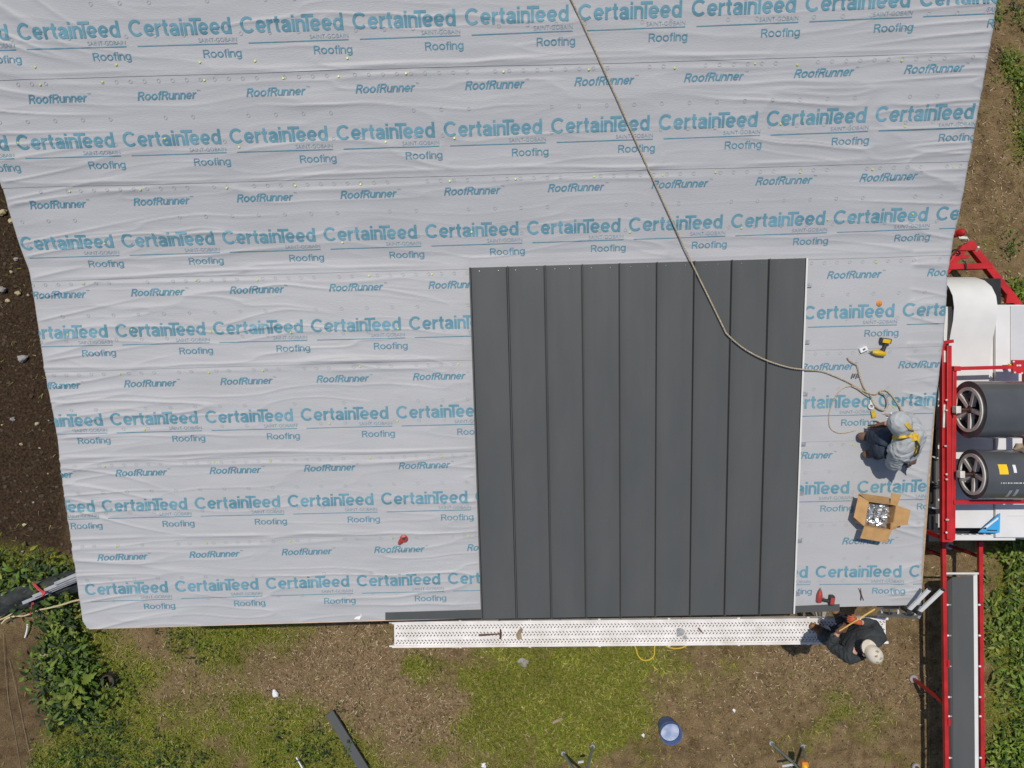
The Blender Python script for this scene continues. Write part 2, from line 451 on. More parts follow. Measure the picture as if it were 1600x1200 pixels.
def ground_z(x, y):
    a = fbm(np.asarray(x) * 1.6, np.asarray(y) * 1.6, 2, 4); b = fbm(np.asarray(x) * 6, np.asarray(y) * 6, 6, 3)
    d = ground_fields(*to_px(np.asarray(x), np.asarray(y)))[2]
    return 0.05 * (a - 0.47) + 0.03 * (b - 0.45) * (1 + 2.0 * d)
gv = np.stack([GX.ravel(), GY.ravel(), GZ.ravel()], 1)
ny, nx = GX.shape
idx = np.arange(nx * ny).reshape(ny, nx)
gf = np.stack([idx[:-1, :-1].ravel(), idx[:-1, 1:].ravel(), idx[1:, 1:].ravel(), idx[1:, :-1].ravel()], 1)
mg = bpy.data.materials.new('yard soil and turf'); mg.use_nodes = True
nt = mg.node_tree; b = nt.nodes['Principled BSDF']; b.inputs['Roughness'].default_value = 0.95; b.inputs['Specular IOR Level'].default_value = 0.1
at = nt.nodes.new('ShaderNodeAttribute'); at.attribute_name = 'tone'
sp = nt.nodes.new('ShaderNodeSeparateColor'); nt.links.new(at.outputs['Color'], sp.inputs[0])
tc = nt.nodes.new('ShaderNodeTexCoord')
def nz(scale, detail=8, rough=0.62):
    n = nt.nodes.new('ShaderNodeTexNoise'); n.inputs['Scale'].default_value = scale; n.inputs['Detail'].default_value = detail; n.inputs['Roughness'].default_value = rough
    nt.links.new(tc.outputs['Object'], n.inputs['Vector']); return n
def ramp(fac, stops):
    r = nt.nodes.new('ShaderNodeValToRGB'); e = r.color_ramp.elements
    while len(e) < len(stops): e.new(0.5)
    for k, (p_, c_) in enumerate(stops): e[k].position = p_; e[k].color = tuple(c_) + (1,)
    nt.links.new(fac, r.inputs[0]); return r.outputs[0]
def mix(fac, a, b_, mode='MIX'):
    m = nt.nodes.new('ShaderNodeMix'); m.data_type = 'RGBA'; m.blend_type = mode
    if isinstance(fac, float): m.inputs[0].default_value = fac
    else: nt.links.new(fac, m.inputs[0])
    nt.links.new(a, m.inputs[6]); nt.links.new(b_, m.inputs[7]); return m.outputs[2]
nA, nB, nC, nD = nz(5), nz(28), nz(110, 4), nz(1.7, 9, .7)
soil = ramp(nA.outputs['Fac'], [(0.28, (0.115, 0.075, 0.040)), (0.5, (0.255, 0.180, 0.092)), (0.72, (0.36, 0.265, 0.148))])
fine = ramp(nC.outputs['Fac'], [(0.33, (0.40, 0.37, 0.34)), (0.5, (0.98, 0.98, 0.98)), (0.67, (1.75, 1.68, 1.55))])
soil = mix(0.9, soil, fine, 'MULTIPLY')
blot = ramp(nD.outputs['Fac'], [(0.33, (0.42, 0.38, 0.40)), (0.46, (0.95, 0.93, 0.92)), (0.54, (1.0, 1.0, 1.0)), (0.68, (1.32, 1.28, 1.2))])
soil = mix(0.85, soil, blot, 'MULTIPLY')
dark = ramp(nB.outputs['Fac'], [(0.3, (0.020, 0.013, 0.008)), (0.5, (0.062, 0.040, 0.024)), (0.7, (0.115, 0.076, 0.046))])
soil = mix(sp.outputs[2], soil, dark)
straw = ramp(nB.outputs['Fac'], [(0.3, (0.13, 0.082, 0.042)), (0.5, (0.30, 0.205, 0.11)), (0.7, (0.50, 0.37, 0.22))])
soil = mix(sp.outputs[1], soil, straw)
turf = ramp(nB.outputs['Fac'], [(0.3, (0.075, 0.078, 0.016)), (0.52, (0.21, 0.215, 0.036)), (0.72, (0.36, 0.31, 0.10))])
col = mix(sp.outputs[0], soil, turf)
nt.links.new(col, b.inputs['Base Color'])
bp = nt.nodes.new('ShaderNodeBump'); bp.inputs['Strength'].default_value = 0.9; bp.inputs['Distance'].default_value = 0.035
mh = nt.nodes.new('ShaderNodeMath'); mh.operation = 'ADD'; nt.links.new(nB.outputs['Fac'], mh.inputs[0]); nt.links.new(nC.outputs['Fac'], mh.inputs[1])
nt.links.new(mh.outputs[0], bp.inputs['Height']); nt.links.new(bp.outputs[0], b.inputs['Normal'])
gt = np.stack([gm.ravel(), np.clip(sm * 0.7, 0, 1).ravel(), np.clip(np.maximum(dk - lt, .42 * lt), 0, 1).ravel()], 1)
go = mesh_np('ground', gv, gf, mg, None, True, gt)
tag(go, 'brown soil yard with worn patches of turf around the house', 'ground', kind='structure')

# ------------------------------------------------------------------ house
house = empty('house', (0, 0.5, 0), 'house with a two-pitch roof under printed grey underlayment and a block of charcoal metal panels', 'house')
def roof_pt(u, v, dz=0.0):
    x, y = xy(u, v); return Vector((float(x), float(y), float(roof_z(v)) + dz))
uL0, uL1 = float(edge_l(V_EAVE + .1)) + 0.035, float(edge_l(6.3)) + 0.05
uR0, uR1 = float(edge_r(V_EAVE + .1)) + 0.004, float(edge_r(6.3)) - 0.05
def deck_u(v, side):
    t = (v - V_EAVE) / (6.3 - V_EAVE)
    return (uL0 + (uL1 - uL0) * t - 0.0) if side == 0 else (uR0 + (uR1 - uR0) * t)
vs = [V_EAVE + 0.02, VB, VTOP]
m = MB()
top = [[roof_pt(deck_u(v, sd), v, -0.012) for v in vs] for sd in (0, 1)]
bot = [[p + Vector((0, 0, -0.03)) for p in row] for row in top]
V8 = top[0] + top[1] + bot[0] + bot[1]
fs = []
for k in range(2):
    fs.append([k, k + 1, 4 + k, 3 + k]); fs.append([6 + k, 9 + k, 10 + k, 7 + k])
    fs.append([k, 6 + k, 7 + k, k + 1]); fs.append([3 + k, 4 + k, 10 + k, 9 + k])
fs.append([0, 3, 9, 6]); fs.append([2, 8, 11, 5])
m.add(V8, fs).build('roof_deck', M['osb'], house)
# the far slope beyond the ridge
RID0, RID1 = roof_pt(deck_u(VTOP, 0), VTOP), roof_pt(deck_u(VTOP, 1), VTOP)
back = Vector((S_[0], S_[1], 0)) * 4.2 + Vector((0, 0, -1.65))
m = MB(); m.poly([RID0, RID1, RID1 + back, RID0 + back], 0.05).build('rear_roof', M['membrane'], house)
# fascia boards butted under the deck edge
m = MB()
for sd in (0, 1):
    for k in range(2):
        a = roof_pt(deck_u(vs[k], sd), vs[k], -0.14); b2 = roof_pt(deck_u(vs[k + 1], sd), vs[k + 1], -0.14)
        off = Vector((E_[0], E_[1], 0)) * (0.012 if sd == 0 else -0.012)
        m.bar(a + off, b2 + off, 0.022, 0.19)
m.build('rake_board', M['wood'], house)
a = roof_pt(uL0 + .03, V_EAVE - .013, -0.088); b2 = roof_pt(uR0 - 5.6, V_EAVE - .013, -0.088)
MB().bar(a, b2, 0.022, 0.17).build('eave_board', M['wood'], house)
# walls, set back under the overhangs
iu0, iu1, iv0, iv1 = uL0 + 0.45, uR0 - 0.45, V_EAVE + 0.45, VTOP + 3.6
m = MB()
def wall_quad(p, q, zt0, zt1): m.add([(p[0], p[1], -0.1), (q[0], q[1], -0.1), (q[0], q[1], zt1), (p[0], p[1], zt0)], [[0, 1, 2, 3]])
c00, c10, c11, c01 = xy(iu0, iv0), xy(iu1, iv0), xy(iu1, iv1), xy(iu0, iv1)
zf = float(roof_z(iv0)) - 0.06; zb = float(roof_z(VTOP)) - 0.40 * 3.6 - 0.06
wall_quad(c00, c10, zf, zf); wall_quad(c11, c01, zb, zb)
for uu in (iu0, iu1):
    pv = [iv0, VB, VTOP, iv1]; pz = [zf, float(roof_z(VB)) - .06, float(roof_z(VTOP)) - .06, zb]
    for k in range(3): wall_quad(xy(uu, pv[k]), xy(uu, pv[k + 1]), pz[k], pz[k + 1])
m.build('wall', M['siding'], house)

# membrane sheets
NU = 640
sheets = []
for i in range(len(laps) - 1):
    lo, hi = laps[i], laps[i + 1] + (0.10 if i < len(laps) - 2 else 0.0)
    nv = max(24, int((hi - lo) / 0.0105))
    if i >= 7: nv = 20
    vv = np.linspace(lo - (0.004 if i == 0 else 0), hi, nv)
    # slightly wandering cut edge
    S, Vv = np.meshgrid(np.linspace(0, 1, NU), vv)
    jl = edge_l(Vv) + 0.012 * (fbm(Vv * 5, Vv * 0 + i, 51, 2) - .45); jr = edge_r(Vv) + 0.012 * (fbm(Vv * 5, Vv * 0 + i, 53, 2) - .45)
    U = jl + (jr - jl) * S
    Vw = Vv + (0.02 * (fbm(U * 0.9, U * 0 + i * 3.3, 55, 2) - 0.45)) * np.clip((laps[i + 1] - Vv) / 0.3, 0, 1)
    Z = surf_z(U, Vw, i)
    X, Y = xy(U, Vw)
    d = np.minimum(U - jl, jr - U)
    Z = Z - 0.03 * np.exp(-d / 0.012)          # the edge turns down over the rake
    nvv = Vv.shape[0]
    id2 = np.arange(nvv * NU).reshape(nvv, NU)
    fq = np.stack([id2[:-1, :-1].ravel(), id2[:-1, 1:].ravel(), id2[1:, 1:].ravel(), id2[1:, :-1].ravel()], 1)
    o = mesh_np('underlayment_sheet', np.stack([X.ravel(), Y.ravel(), Z.ravel()], 1), fq, M['membrane'], house, True)
    sheets.append(o)

# ------------------------------------------------------------------ printing on the sheets
def text_mesh(body, target_w, cap_h, offset=0.0, shear=0.0, spacing=1.0, extra=None):
    """flat lettering, left at 0, baseline at 0, cut by a fine grid so it can follow the cloth"""
    cu = bpy.data.curves.new('lettering', 'FONT')
    cu.body = body; cu.size = 1.0; cu.offset = offset; cu.shear = shear; cu.space_character = spacing; cu.resolution_u = 3
    ob = bpy.data.objects.new('lettering', cu); C.objects.link(ob)
    dg = bpy.context.evaluated_depsgraph_get(); dg.update()
    me = bpy.data.meshes.new_from_object(ob.evaluated_get(dg))
    bpy.data.objects.remove(ob); bpy.data.curves.remove(cu)
    bm = bmesh.new(); bm.from_mesh(me); bpy.data.meshes.remove(me)
    xs = [v.co.x for v in bm.verts]; x0, x1 = min(xs), max(xs)
    # cap height from the first letter's own top
    y1 = max(v.co.y for v in bm.verts if v.co.x < x0 + 0.3)
    sx = target_w / (x1 - x0); sy = cap_h / y1
    for v in bm.verts: v.co.x = (v.co.x - x0) * sx; v.co.y *= sy; v.co.z = 0
    if extra: extra(bm)
    return bm
def grid_cut(bm, step=0.0145):
    bmesh.ops.remove_doubles(bm, verts=bm.verts, dist=1e-6)
    for axn in (0, 1):
        c = [v.co[axn] for v in bm.verts]; k = math.ceil(min(c) / step)
        while k * step < max(c):
            co = [0, 0, 0]; co[axn] = k * step; no = [0, 0, 0]; no[axn] = 1
            bmesh.ops.bisect_plane(bm, geom=bm.verts[:] + bm.edges[:] + bm.faces[:], plane_co=co, plane_no=no, dist=1e-6); k += 1
    bmesh.ops.triangulate(bm, faces=bm.faces[:])
    bm.verts.index_update()
    V = np.array([v.co[:3] for v in bm.verts]); Fc = np.array([[v.index for v in f.verts] for f in bm.faces]); bm.free()
    return V, Fc
def rect_bm(x0, x1, y0, y1):
    bm = bmesh.new(); vs_ = [bm.verts.new((x, y, 0)) for x, y in ((x0, y0), (x1, y0), (x1, y1), (x0, y1))]; bm.faces.new(vs_); return bm
XH = 0.745
def arc(cx_, cy_, rx, ry, a0, a1, n=14):
    return [(cx_ + rx * math.cos(math.radians(a0 + (a1 - a0) * k / n)), cy_ + ry * math.sin(math.radians(a0 + (a1 - a0) * k / n))) for k in range(n + 1)]
def glyph(ch, w):
    """centre lines of one sans letter, cap height 1, with its advance width"""
    q = w / 2; X = XH; xr = X / 2 - q
    if ch == 'C': return [arc(.46, .5, .46 - q, .5 - q, 42, 318, 26)], .90
    if ch == 'e': return [arc(.325, X / 2, .325 - q, xr, 0, 318, 24), [(q, X / 2 - .01), (.65 - q, X / 2 - .01)]], .65
    if ch == 'r': return [[(q, 0), (q, X)], [(q, X * .5)] + arc(.40, X * .52, .40 - q, X * .48 - q, 170, 92, 8)], .41
    if ch == 't': return [[(.17, .94), (.17, .22)] + arc(.17 + .13, .10 + q, .13, .10, 180, 285, 8), [(0, X - q), (.35, X - q)]], .37
    if ch == 'a': return [arc(.29, X - q - .17, .22, .17, 165, 0, 12) + [(.51, .12), (.53, 0)], arc(.27, q + .14, .27 - q, .155, 0, 360, 20), [(.30, .425), (.51, .455)]], .61
    if ch == 'i': return [[(q, 0), (q, X)], [(q, 1.0), (q, 1.0 - .15)]], w
    if ch == 'n': return [[(q, 0), (q, X)], [(q, X * .5)] + arc(.29, X - .27, .29 - q, .27 - q, 170, 0, 12) + [(.58 - q, 0)]], .58
    if ch == 'u': return [[(.58 - q, X), (.58 - q, 0)], [(q, X), (q, .27)] + arc(.29, .27, .29 - q, .27 - q, 180, 350, 12)], .58
    if ch == 'd': return [arc(.31, X / 2, .31 - q, xr, 0, 360, 26), [(.63 - q, 0), (.63 - q, 1)]], .63
    if ch == 'g': return [arc(.31, X / 2, .31 - q, xr, 0, 360, 26), [(.62 - q, X), (.62 - q, 0)] + arc(.33, -.02, .29 - q, .20, 0, -150, 12)], .62
    if ch == 'o': return [arc(.335, X / 2, .335 - q, xr, 0, 360, 26)], .67
    if ch == 'f': return [[(.16, 0), (.16, .80)] + arc(.16 + .15, .80, .15, .20 - q, 180, 85, 8), [(0, X - q), (.34, X - q)]], .35
    if ch == 'T': return [[(0, 1 - q), (.76, 1 - q)], [(.38, 0), (.38, 1 - q)]], .76
    if ch == 'R': return [[(q, 0), (q, 1)], [(q, 1 - q), (.40, 1 - q)] + arc(.42, .735, .26 - q, .265 - q, 85, -85, 12) + [(q, .47)], [(.38, .47), (.56, .25), (.66 - q * .4, 0)]], .69
def ribbon(pts, w):
    pts = [Vector((p_[0], p_[1])) for p_ in pts]; n = len(pts); closed = (pts[0] - pts[-1]).length < 1e-4; V = []; Fc = []
    for k in range(n):
        if closed: a_ = pts[k - 1 if k > 0 else n - 2]; b_ = pts[k + 1 if k < n - 1 else 1]
        else: a_ = pts[max(k - 1, 0)]; b_ = pts[min(k + 1, n - 1)]
        t = (b_ - a_).normalized(); nn = Vector((-t.y, t.x)); V += [pts[k] + nn * w / 2, pts[k] - nn * w / 2]
    for k in range(n - 1): Fc.append([2 * k, 2 * k + 1, 2 * k + 3, 2 * k + 2])
    return V, Fc
def stroke_word(text, w, gap, target_w, cap_h, shear=0.0, kern=None, bars=()):
    bm = bmesh.new(); x = 0; lay = 0; kern = kern or {}; wd = {}
    for k, ch in enumerate(text):
        x += kern.get(k, 0); sts, adv = glyph(ch, w)
        if k in bars: sts = [[(bars[k][0], 1 - w / 2), (bars[k][1], 1 - w / 2)], [(.38, 0), (.38, 1 - w)]]
        for st_ in sts:
            V, Fc = ribbon(st_, w if not (ch == 'i') else w); lay += 1
            vv_ = [bm.verts.new((p_.x + x, p_.y, (lay % 6) * 0.002)) for p_ in V]
            for f in Fc: bm.faces.new([vv_[i_] for i_ in f])
        x += adv + gap
    tot = x - gap; sx = target_w / tot
    for v in bm.verts: v.co.x = (v.co.x + shear * v.co.y) * sx; v.co.y *= cap_h
    return bm
G = {}
tm = stroke_word('CertainTeed', .170, .060, .915, .134, kern={7: -.30, 8: -.27, 1: -.02, 3: -.02}, bars={7: (.05, .80)})
for v in tm.verts: v.co.x -= .05
G['logo'] = grid_cut(tm)
tm = text_mesh('SAINT-GOBAIN', 0.345, 0.034, offset=-0.004)
for v in tm.verts: v.co.x += 0.555; v.co.y += 0.016
G['sub'] = grid_cut(tm, 0.03)
G['line'] = grid_cut(rect_bm(0.0, 0.90, -0.004, 0.004))
tm = stroke_word('Roofing', .130, .07, .345, .067)
for v in tm.verts: v.co.x += 0.578; v.co.y -= 0.110
G['roofing'] = grid_cut(tm)
tm = stroke_word('RoofRunner', .16, .055, .535, .074, shear=.24)
G['runner'] = grid_cut(tm)
tm = text_mesh('TM', 0.03, 0.014)
for v in tm.verts: v.co.x += 0.555; v.co.y += 0.062
G['tm'] = grid_cut(tm, 0.05)

rowsA = [  # underline start x0, first spacing, growth, y0, slope, curve, first index, last index
    (44.5, 172.0, .73, 79, -.0285, -6e-6, -1, 8), (42.5, 164.6, .40, 249, -.029, -2.5e-6, -1, 8), (48, 156.0, .38, 404, -.029, -2.5e-6, 0, 9),
    (192.5, 151.5, .40, 539, -.0245, -1.2e-6, -1, 8), (184, 147.5, .50, 676, -.024, 0, -1, 8), (171, 143.6, .90, 809.5, -.0236, 0, -1, 8), (144, 140.2, .50, 939.5, -.036, 1.1e-5, 0, 9)]
rowsB = [(47, 169.5, .25, 163.5, -.0305, -2.7e-6, 0, 8), (49, 161.0, .15, 327.5, -.033, 0, 0, 8), (52, 154.0, .25, 467.5, -.0254, 0, 0, 9),
    (46, 149.3, .35, 609, -.0245, 0, 0, 9), (36, 146.0, .5, 748, -.0255, 0, 0, 8), (154, 143.0, .6, 875.7, -.0312, 8e-6, 0, 8)]
rowsA = [(30, 182, .9, -110, -.030, -6e-6, -1, 8)] + rowsA
rowsB = [(35, 178, .5, -28, -.032, -3e-6, 0, 8)] + rowsB
ink = {}      # per sheet: lists of (V, F, material)
def stamp(key, O, ex, ey, per, mi):
    V, Fc = G[key]
    W = O + per * (V[:, :1] * ex + V[:, 1:2] * ey)
    W = np.concatenate([W, V[:, 2:3] * .1 if V.shape[1] > 2 else np.zeros((len(V), 1))], 1)
    v_mid = float(np.mean(W[:, 1])); i = course_of(v_mid)
    inside_ = (W[:, 0] > edge_l(W[:, 1]) + 0.015) & (W[:, 0] < edge_r(W[:, 1]) - 0.015) & (W[:, 1] > laps[i] + 0.004) & (W[:, 1] < laps[i + 1] + 0.0)
    keep = inside_[Fc].all(1)
    if keep.any(): ink.setdefault(i, []).append((W, Fc[keep], mi))
def row_pt(rw, k):
    x = rw[0] + k * rw[1] + k * (k - 1) / 2 * rw[2]; dx = x - rw[0]
    return x, rw[3] + rw[4] * dx + rw[5] * dx * dx
for kind, rows in (('A', rowsA), ('B', rowsB)):
    for rw in rows:
        for k in range(rw[6], rw[7] + 1):
            a = np.array(RUV(*row_pt(rw, k))[:2]); c = np.array(RUV(*row_pt(rw, k + 1))[:2])
            ex = c - a; per = float(np.hypot(*ex)); ex = ex / per; ey = np.array([-ex[1], ex[0]]) * (0.94 if a[1] > VB else 1.0)
            if kind == 'A':
                stamp('logo', a + ey * per * 0.078, ex, ey, per, 0); stamp('line', a, ex, ey, per, 1)
                stamp('roofing', a, ex, ey, per, 1); stamp('sub', a, ex, ey, per, 3)
            else:
                stamp('runner', a, ex, ey, per, 1); stamp('tm', a, ex, ey, per, 3)
# printed nailing circles
def ringmesh(r0=0.0135, r1=0.018, n=14):
    a = np.linspace(0, 2 * np.pi, n, endpoint=False)
    V = np.concatenate([np.stack([np.cos(a) * r0, np.sin(a) * r0], 1), np.stack([np.cos(a) * r1, np.sin(a) * r1], 1)])
    Fc = []
    for k in range(n):
        k2 = (k + 1) % n; Fc += [[k, n + k, n + k2], [k, n + k2, k2]]
    return V, np.array(Fc)
G['ring'] = ringmesh()
nails = {}
for i in range(min(len(laps) - 1, 8)):
    for dv, st, jit in ((-0.045, 0.14, .004), (0.33 + 0.02 * (i % 3), 0.28, .004), (0.60, 0.28, .004)):
        vr = laps[i + 1] + dv if dv < 0 else laps[i] + dv
        for u in np.arange(-5.2, 5.4, st):
            if R.random() < 0.2: continue
            stamp('ring', np.array([u + .05 * i, vr]), np.array([1., 0]), np.array([0, 1.]), 1.0, 2)
inks = [M['ink'], M['ink_dark'], M['ink_faint'], M['ink_grey']]
for i, lst in ink.items():
    Vs = []; Fs = []; mi = []; o = 0
    for W, Fc, m_ in lst:
        Vs.append(W); Fs.append(Fc + o); o += len(W); mi += [m_] * len(Fc)
    W = np.concatenate(Vs); Fc = np.concatenate(Fs)
    used = np.unique(Fc); remap = np.full(len(W), -1); remap[used] = np.arange(len(used)); W = W[used]; Fc = remap[Fc]
    X, Y = xy(W[:, 0], W[:, 1]); Z = surf_z(W[:, 0], W[:, 1], i) + 0.0036 + W[:, 2]
    ob = mesh_np('printed_lettering', np.stack([X, Y, Z], 1), Fc, inks, sheets[i])
    ob.data.polygons.foreach_set('material_index', np.array(mi, np.int32))
# lime cap nails that hold the sheets
nail_proto = None
cnt = 0
for i in range(7):
    spots = []
    for u in np.arange(-5.0, 5.2, 0.95 if i < 4 else 0.78):
        spots.append((u + R.uniform(-.2, .2), laps[i + 1] - 0.05 + R.uniform(-.012, .012)) if i < 6 else (u + R.uniform(-.2, .2), laps[i] + 0.1))
        if i > 1 and R.random() < 0.55: spots.append((u + 0.35 + R.uniform(-.2, .2), laps[i] + 0.36 + R.uniform(-.06, .08)))
    for (u, v) in spots:
        if cnt >= 97 or not (edge_l(v) + .08 < u < edge_r(v) - .08): continue
        if V_EAVE < v < 4.3 and -0.1 < u < 4.95 and False: continue
        x, y = xy(u, v); z = float(surf_z(u, v, course_of(v))) + 0.004
        if nail_proto is None:
            nail_proto = bpy.data.meshes.new('cap_nail')
            q = MB(); q.tube([(0, 0, -.004), (0, 0, 0.001), (0, 0, .003)], [0.0125, 0.0125, 0.010], 10)
            nail_proto.from_pydata(q.v, [], q.f); nail_proto.materials.append(M['cap'])
        o = bpy.data.objects.new('cap_nail', nail_proto); C.objects.link(o)
        sh = sheets[course_of(v)]; o.parent = sh
        o.location = (float(x), float(y) - 0.5, z)
        cnt += 1

# ------------------------------------------------------------------ metal panels
ptl, ptr, pbl, pbr = RUV(733, 419), RUV(1257, 404), RUV(752, 966), RUV(1237, 958)
NPAN = 9
def panel_u(k, t):   # t=0 eave, 1 top
    return (pbl[0] + (pbr[0] - pbl[0]) * k / NPAN) * (1 - t) + (ptl[0] + (ptr[0] - ptl[0]) * k / NPAN) * t
def panel_v(k, t):
    return (pbl[1] + (pbr[1] - pbl[1]) * k / NPAN) * (1 - t) + (ptl[1] + (ptr[1] - ptl[1]) * k / NPAN) * t
BASE = 0.026
for k in range(NPAN):
    nt_ = 44
    rr = random.Random(100 + k)
    tilt = rr.uniform(-.0025, .0025)
    prof = [(-0.003, -.004), (0.017, -.004), (0.018, 0.0), (0.018, .034), (0.026, .040), (0.040, .040), (0.044, .034), (0.046, 0.002), (0.07, 0.0), (.27, .0), (.31, .0006), (.35, 0.), (.5, .0), (.65, 0.), (.69, .0006), (.73, 0.), (.96, 0.), (0.985, 0.001), (0.994, 0.004), (0.996, 0.030)]
    m = MB(); vs_ = []; npf = len(prof)
    for a in range(nt_ + 1):
        t = a / nt_
        for (sx_, hz) in prof:
            u = panel_u(k + sx_, t); v = panel_v(k + sx_, t)
            oil = 0.0022 * (float(vn(t * 5 + k * 3, sx_ * 2.2, 31)) - .5) * math.sin(math.pi * sx_) + tilt * (sx_ - .5)
            x, y = xy(u, v); vs_.append((float(x), float(y), float(roof_z(min(v, VB))) + BASE + hz + oil))
    fs_ = []
    for a in range(nt_):
        for j in range(npf - 1):
            fs_.append([a * npf + j, a * npf + j + 1, (a + 1) * npf + j + 1, (a + 1) * npf + j])
    m.add(vs_, fs_)
    po = m.build('roof_panel', M['steel'], house, True, fixn=False)
    # screws along the head of the pan
    q = MB()
    for sx_ in (0.28 + rr.uniform(-.06, .06), 0.74 + rr.uniform(-.08, .08)):
        u = panel_u(k + sx_, 0.993); v = panel_v(k + sx_, 0.993) - 0.01; x, y = xy(u, v); z = float(roof_z(v)) + BASE + .002
        sc = MB(); sc.tube([(float(x), float(y), z), (float(x), float(y), z + .004), (float(x), float(y), z + .006)], [.006, .006, .004], 8)
        sc.build('screw', M['tool_steel'], po)
# white inside of the last panel's edge
pts = []
m = MB()
for a in range(45):
    t = a / 44; u = panel_u(9, t) + 0.006; v = panel_v(9, t); x, y = xy(u, v); z = float(roof_z(min(v, VB)))
    for du, dz in ((0, .012), (0, .030), (.022, .030), (.022, .012)):
        xx, yy = xy(u + du, v); pts.append((float(xx), float(yy), z + dz))
fs_ = [[a * 4 + j, a * 4 + (j + 1) % 4, (a + 1) * 4 + (j + 1) % 4, (a + 1) * 4 + j] for a in range(44) for j in range(4)] + [[0, 1, 2, 3], [179, 178, 177, 176]]
m.add(pts, fs_).build('panel_edge_strip', M['white_steel'], house)
# clips under that edge
for t in (0.06, 0.22, 0.36, .5, .64, .78, .93):
    u = panel_u(9, t) + 0.055; v = panel_v(9, t); x, y = xy(u, v)
    MB().box((float(x), float(y), float(roof_z(v)) + .022), (.05, .045, .006)).build('panel_clip', M['clip'], house)
# eave trim either side of the panels
def trim(c4):
    m = MB(); top_ = [RP(px, py, .022) for px, py in c4]
    m.poly(top_, 0.004)
    a, b3 = top_[3], top_[2]
    m.poly([a, b3, b3 + Vector((0, -.006, -.07)), a + Vector((0, -.006, -.07))], .003, (0, 1, 0))
    return m
trim([(602, 957), (751, 952.5), (752, 966), (602, 969)]).build('eave_trim', M['steel'], house)
trim([(1238, 947), (1312, 944), (1312, 955), (1238, 957.5)]).build('eave_trim', M['steel'], house)

# ------------------------------------------------------------------ things lying on the roof
def roof_path(pts, dh=0.012, n=8):
    """smooth path laid on the roof through photo points; a point may carry its own extra height"""
    W = [RP(p[0], p[1], dh + (p[2] if len(p) > 2 else 0)) for p in pts]
    out = []
    for i in range(len(W) - 1):
        p0 = W[max(i - 1, 0)]; p1 = W[i]; p2 = W[i + 1]; p3 = W[min(i + 2, len(W) - 1)]
        for k in range(n):
            t = k / n
            out.append(0.5 * ((2 * p1) + (p2 - p0) * t + (2 * p0 - 5 * p1 + 4 * p2 - p3) * t * t + (3 * p1 - p0 - 3 * p2 + p3) * t ** 3))
    out.append(W[-1]); return out
def twist(mb, path, r, pitch=.075, seg=6):
    pts_ = [Vector(p_) for p_ in path]; L = [0.0]
    for a_, b_ in zip(pts_, pts_[1:]): L.append(L[-1] + (b_ - a_).length)
    n_ = int(L[-1] / .012); out = []
    ss_ = np.linspace(0, L[-1], n_); A = np.array(pts_); Q = np.stack([np.interp(ss_, L, A[:, k]) for k in range(3)], 1)
    D = np.gradient(Q, axis=0); D /= np.linalg.norm(D, axis=1)[:, None]
    U = np.cross(D, np.array([0, 0, 1.])); U /= np.linalg.norm(U, axis=1)[:, None]; W_ = np.cross(D, U)
    for k in range(3):
        ph = ss_ / pitch * 2 * np.pi + k * 2.094
        S3 = Q + (U * np.cos(ph)[:, None] + W_ * np.sin(ph)[:, None]) * r * .52
        mb.tube([Vector(p_) for p_ in S3], r * .56, seg)
ro = MB()
twist(ro, roof_path([(820, -150), (862, -64), (893, 0, .02), (945, 112, .02), (1000, 235, .02), (1050, 345, .03), (1081, 411, .05), (1108, 466, .045), (1130, 511, .045), (1137, 523, .045), (1163, 545, .04), (1195, 562, .04), (1228, 573, .035), (1251, 577, .03), (1282, 580), (1305, 588), (1325, 597), (1342, 607), (1356, 614), (1368, 616), (1376, 611), (1384, 610), (1393, 618), (1403, 632), (1412, 645, .05)], 0.026), 0.0088)
twist(ro, roof_path([(1324, 559), (1329, 565), (1338, 570), (1341, 578), (1344, 590), (1349, 604), (1354, 611)], 0.026), 0.0095)
ro.build('lifeline_rope', M['rope'], None, True)
tag(bpy.data.objects['lifeline_rope'], 'long tan safety rope running down the roof and across the charcoal panels', 'rope')
rb = MB()
rb.tube(roof_path([(1360, 617, .02), (1366, 632, .02), (1376, 640, .02), (1384, 639, .02), (1387, 628, .03), (1384, 618, .03), (1374, 612, .03)], 0.03), 0.009, 8)
rb.tube(roof_path([(1331, 603), (1318, 606), (1308, 616), (1300, 632), (1295, 650), (1297, 668), (1308, 676), (1322, 676), (1337, 672)], 0.02), 0.0055, 6)
rb.tube(roof_path([(1331, 603), (1341, 608), (1350, 615), (1358, 620)], 0.03), 0.008, 6)
rb.build('lanyard', M['rope'], None, True)
tag(bpy.data.objects['lanyard'], 'thin tan lanyard looped loosely on the roof beside the seated worker', 'lanyard')
ga = empty('rope_grab', RP(1360, 636, .03), 'small steel rope grab with yellow webbing tail beside the seated worker', 'rope grab')
m = MB(); c_ = RP(1361, 635, .035)
m.ring(c_, (0, 0, 1), .018, .034, .014); m.box(c_ + Vector((.0, .045, 0)), (.03, .06, .03), bev=.005); m.build('grab_body', M['chrome'], ga)
m = MB(); a = RP(1364, 642, .035); b2 = RP(1366, 652, .035); m.bar(a, b2, .05, .012); m.build('webbing_tail', M['webbing'], ga)

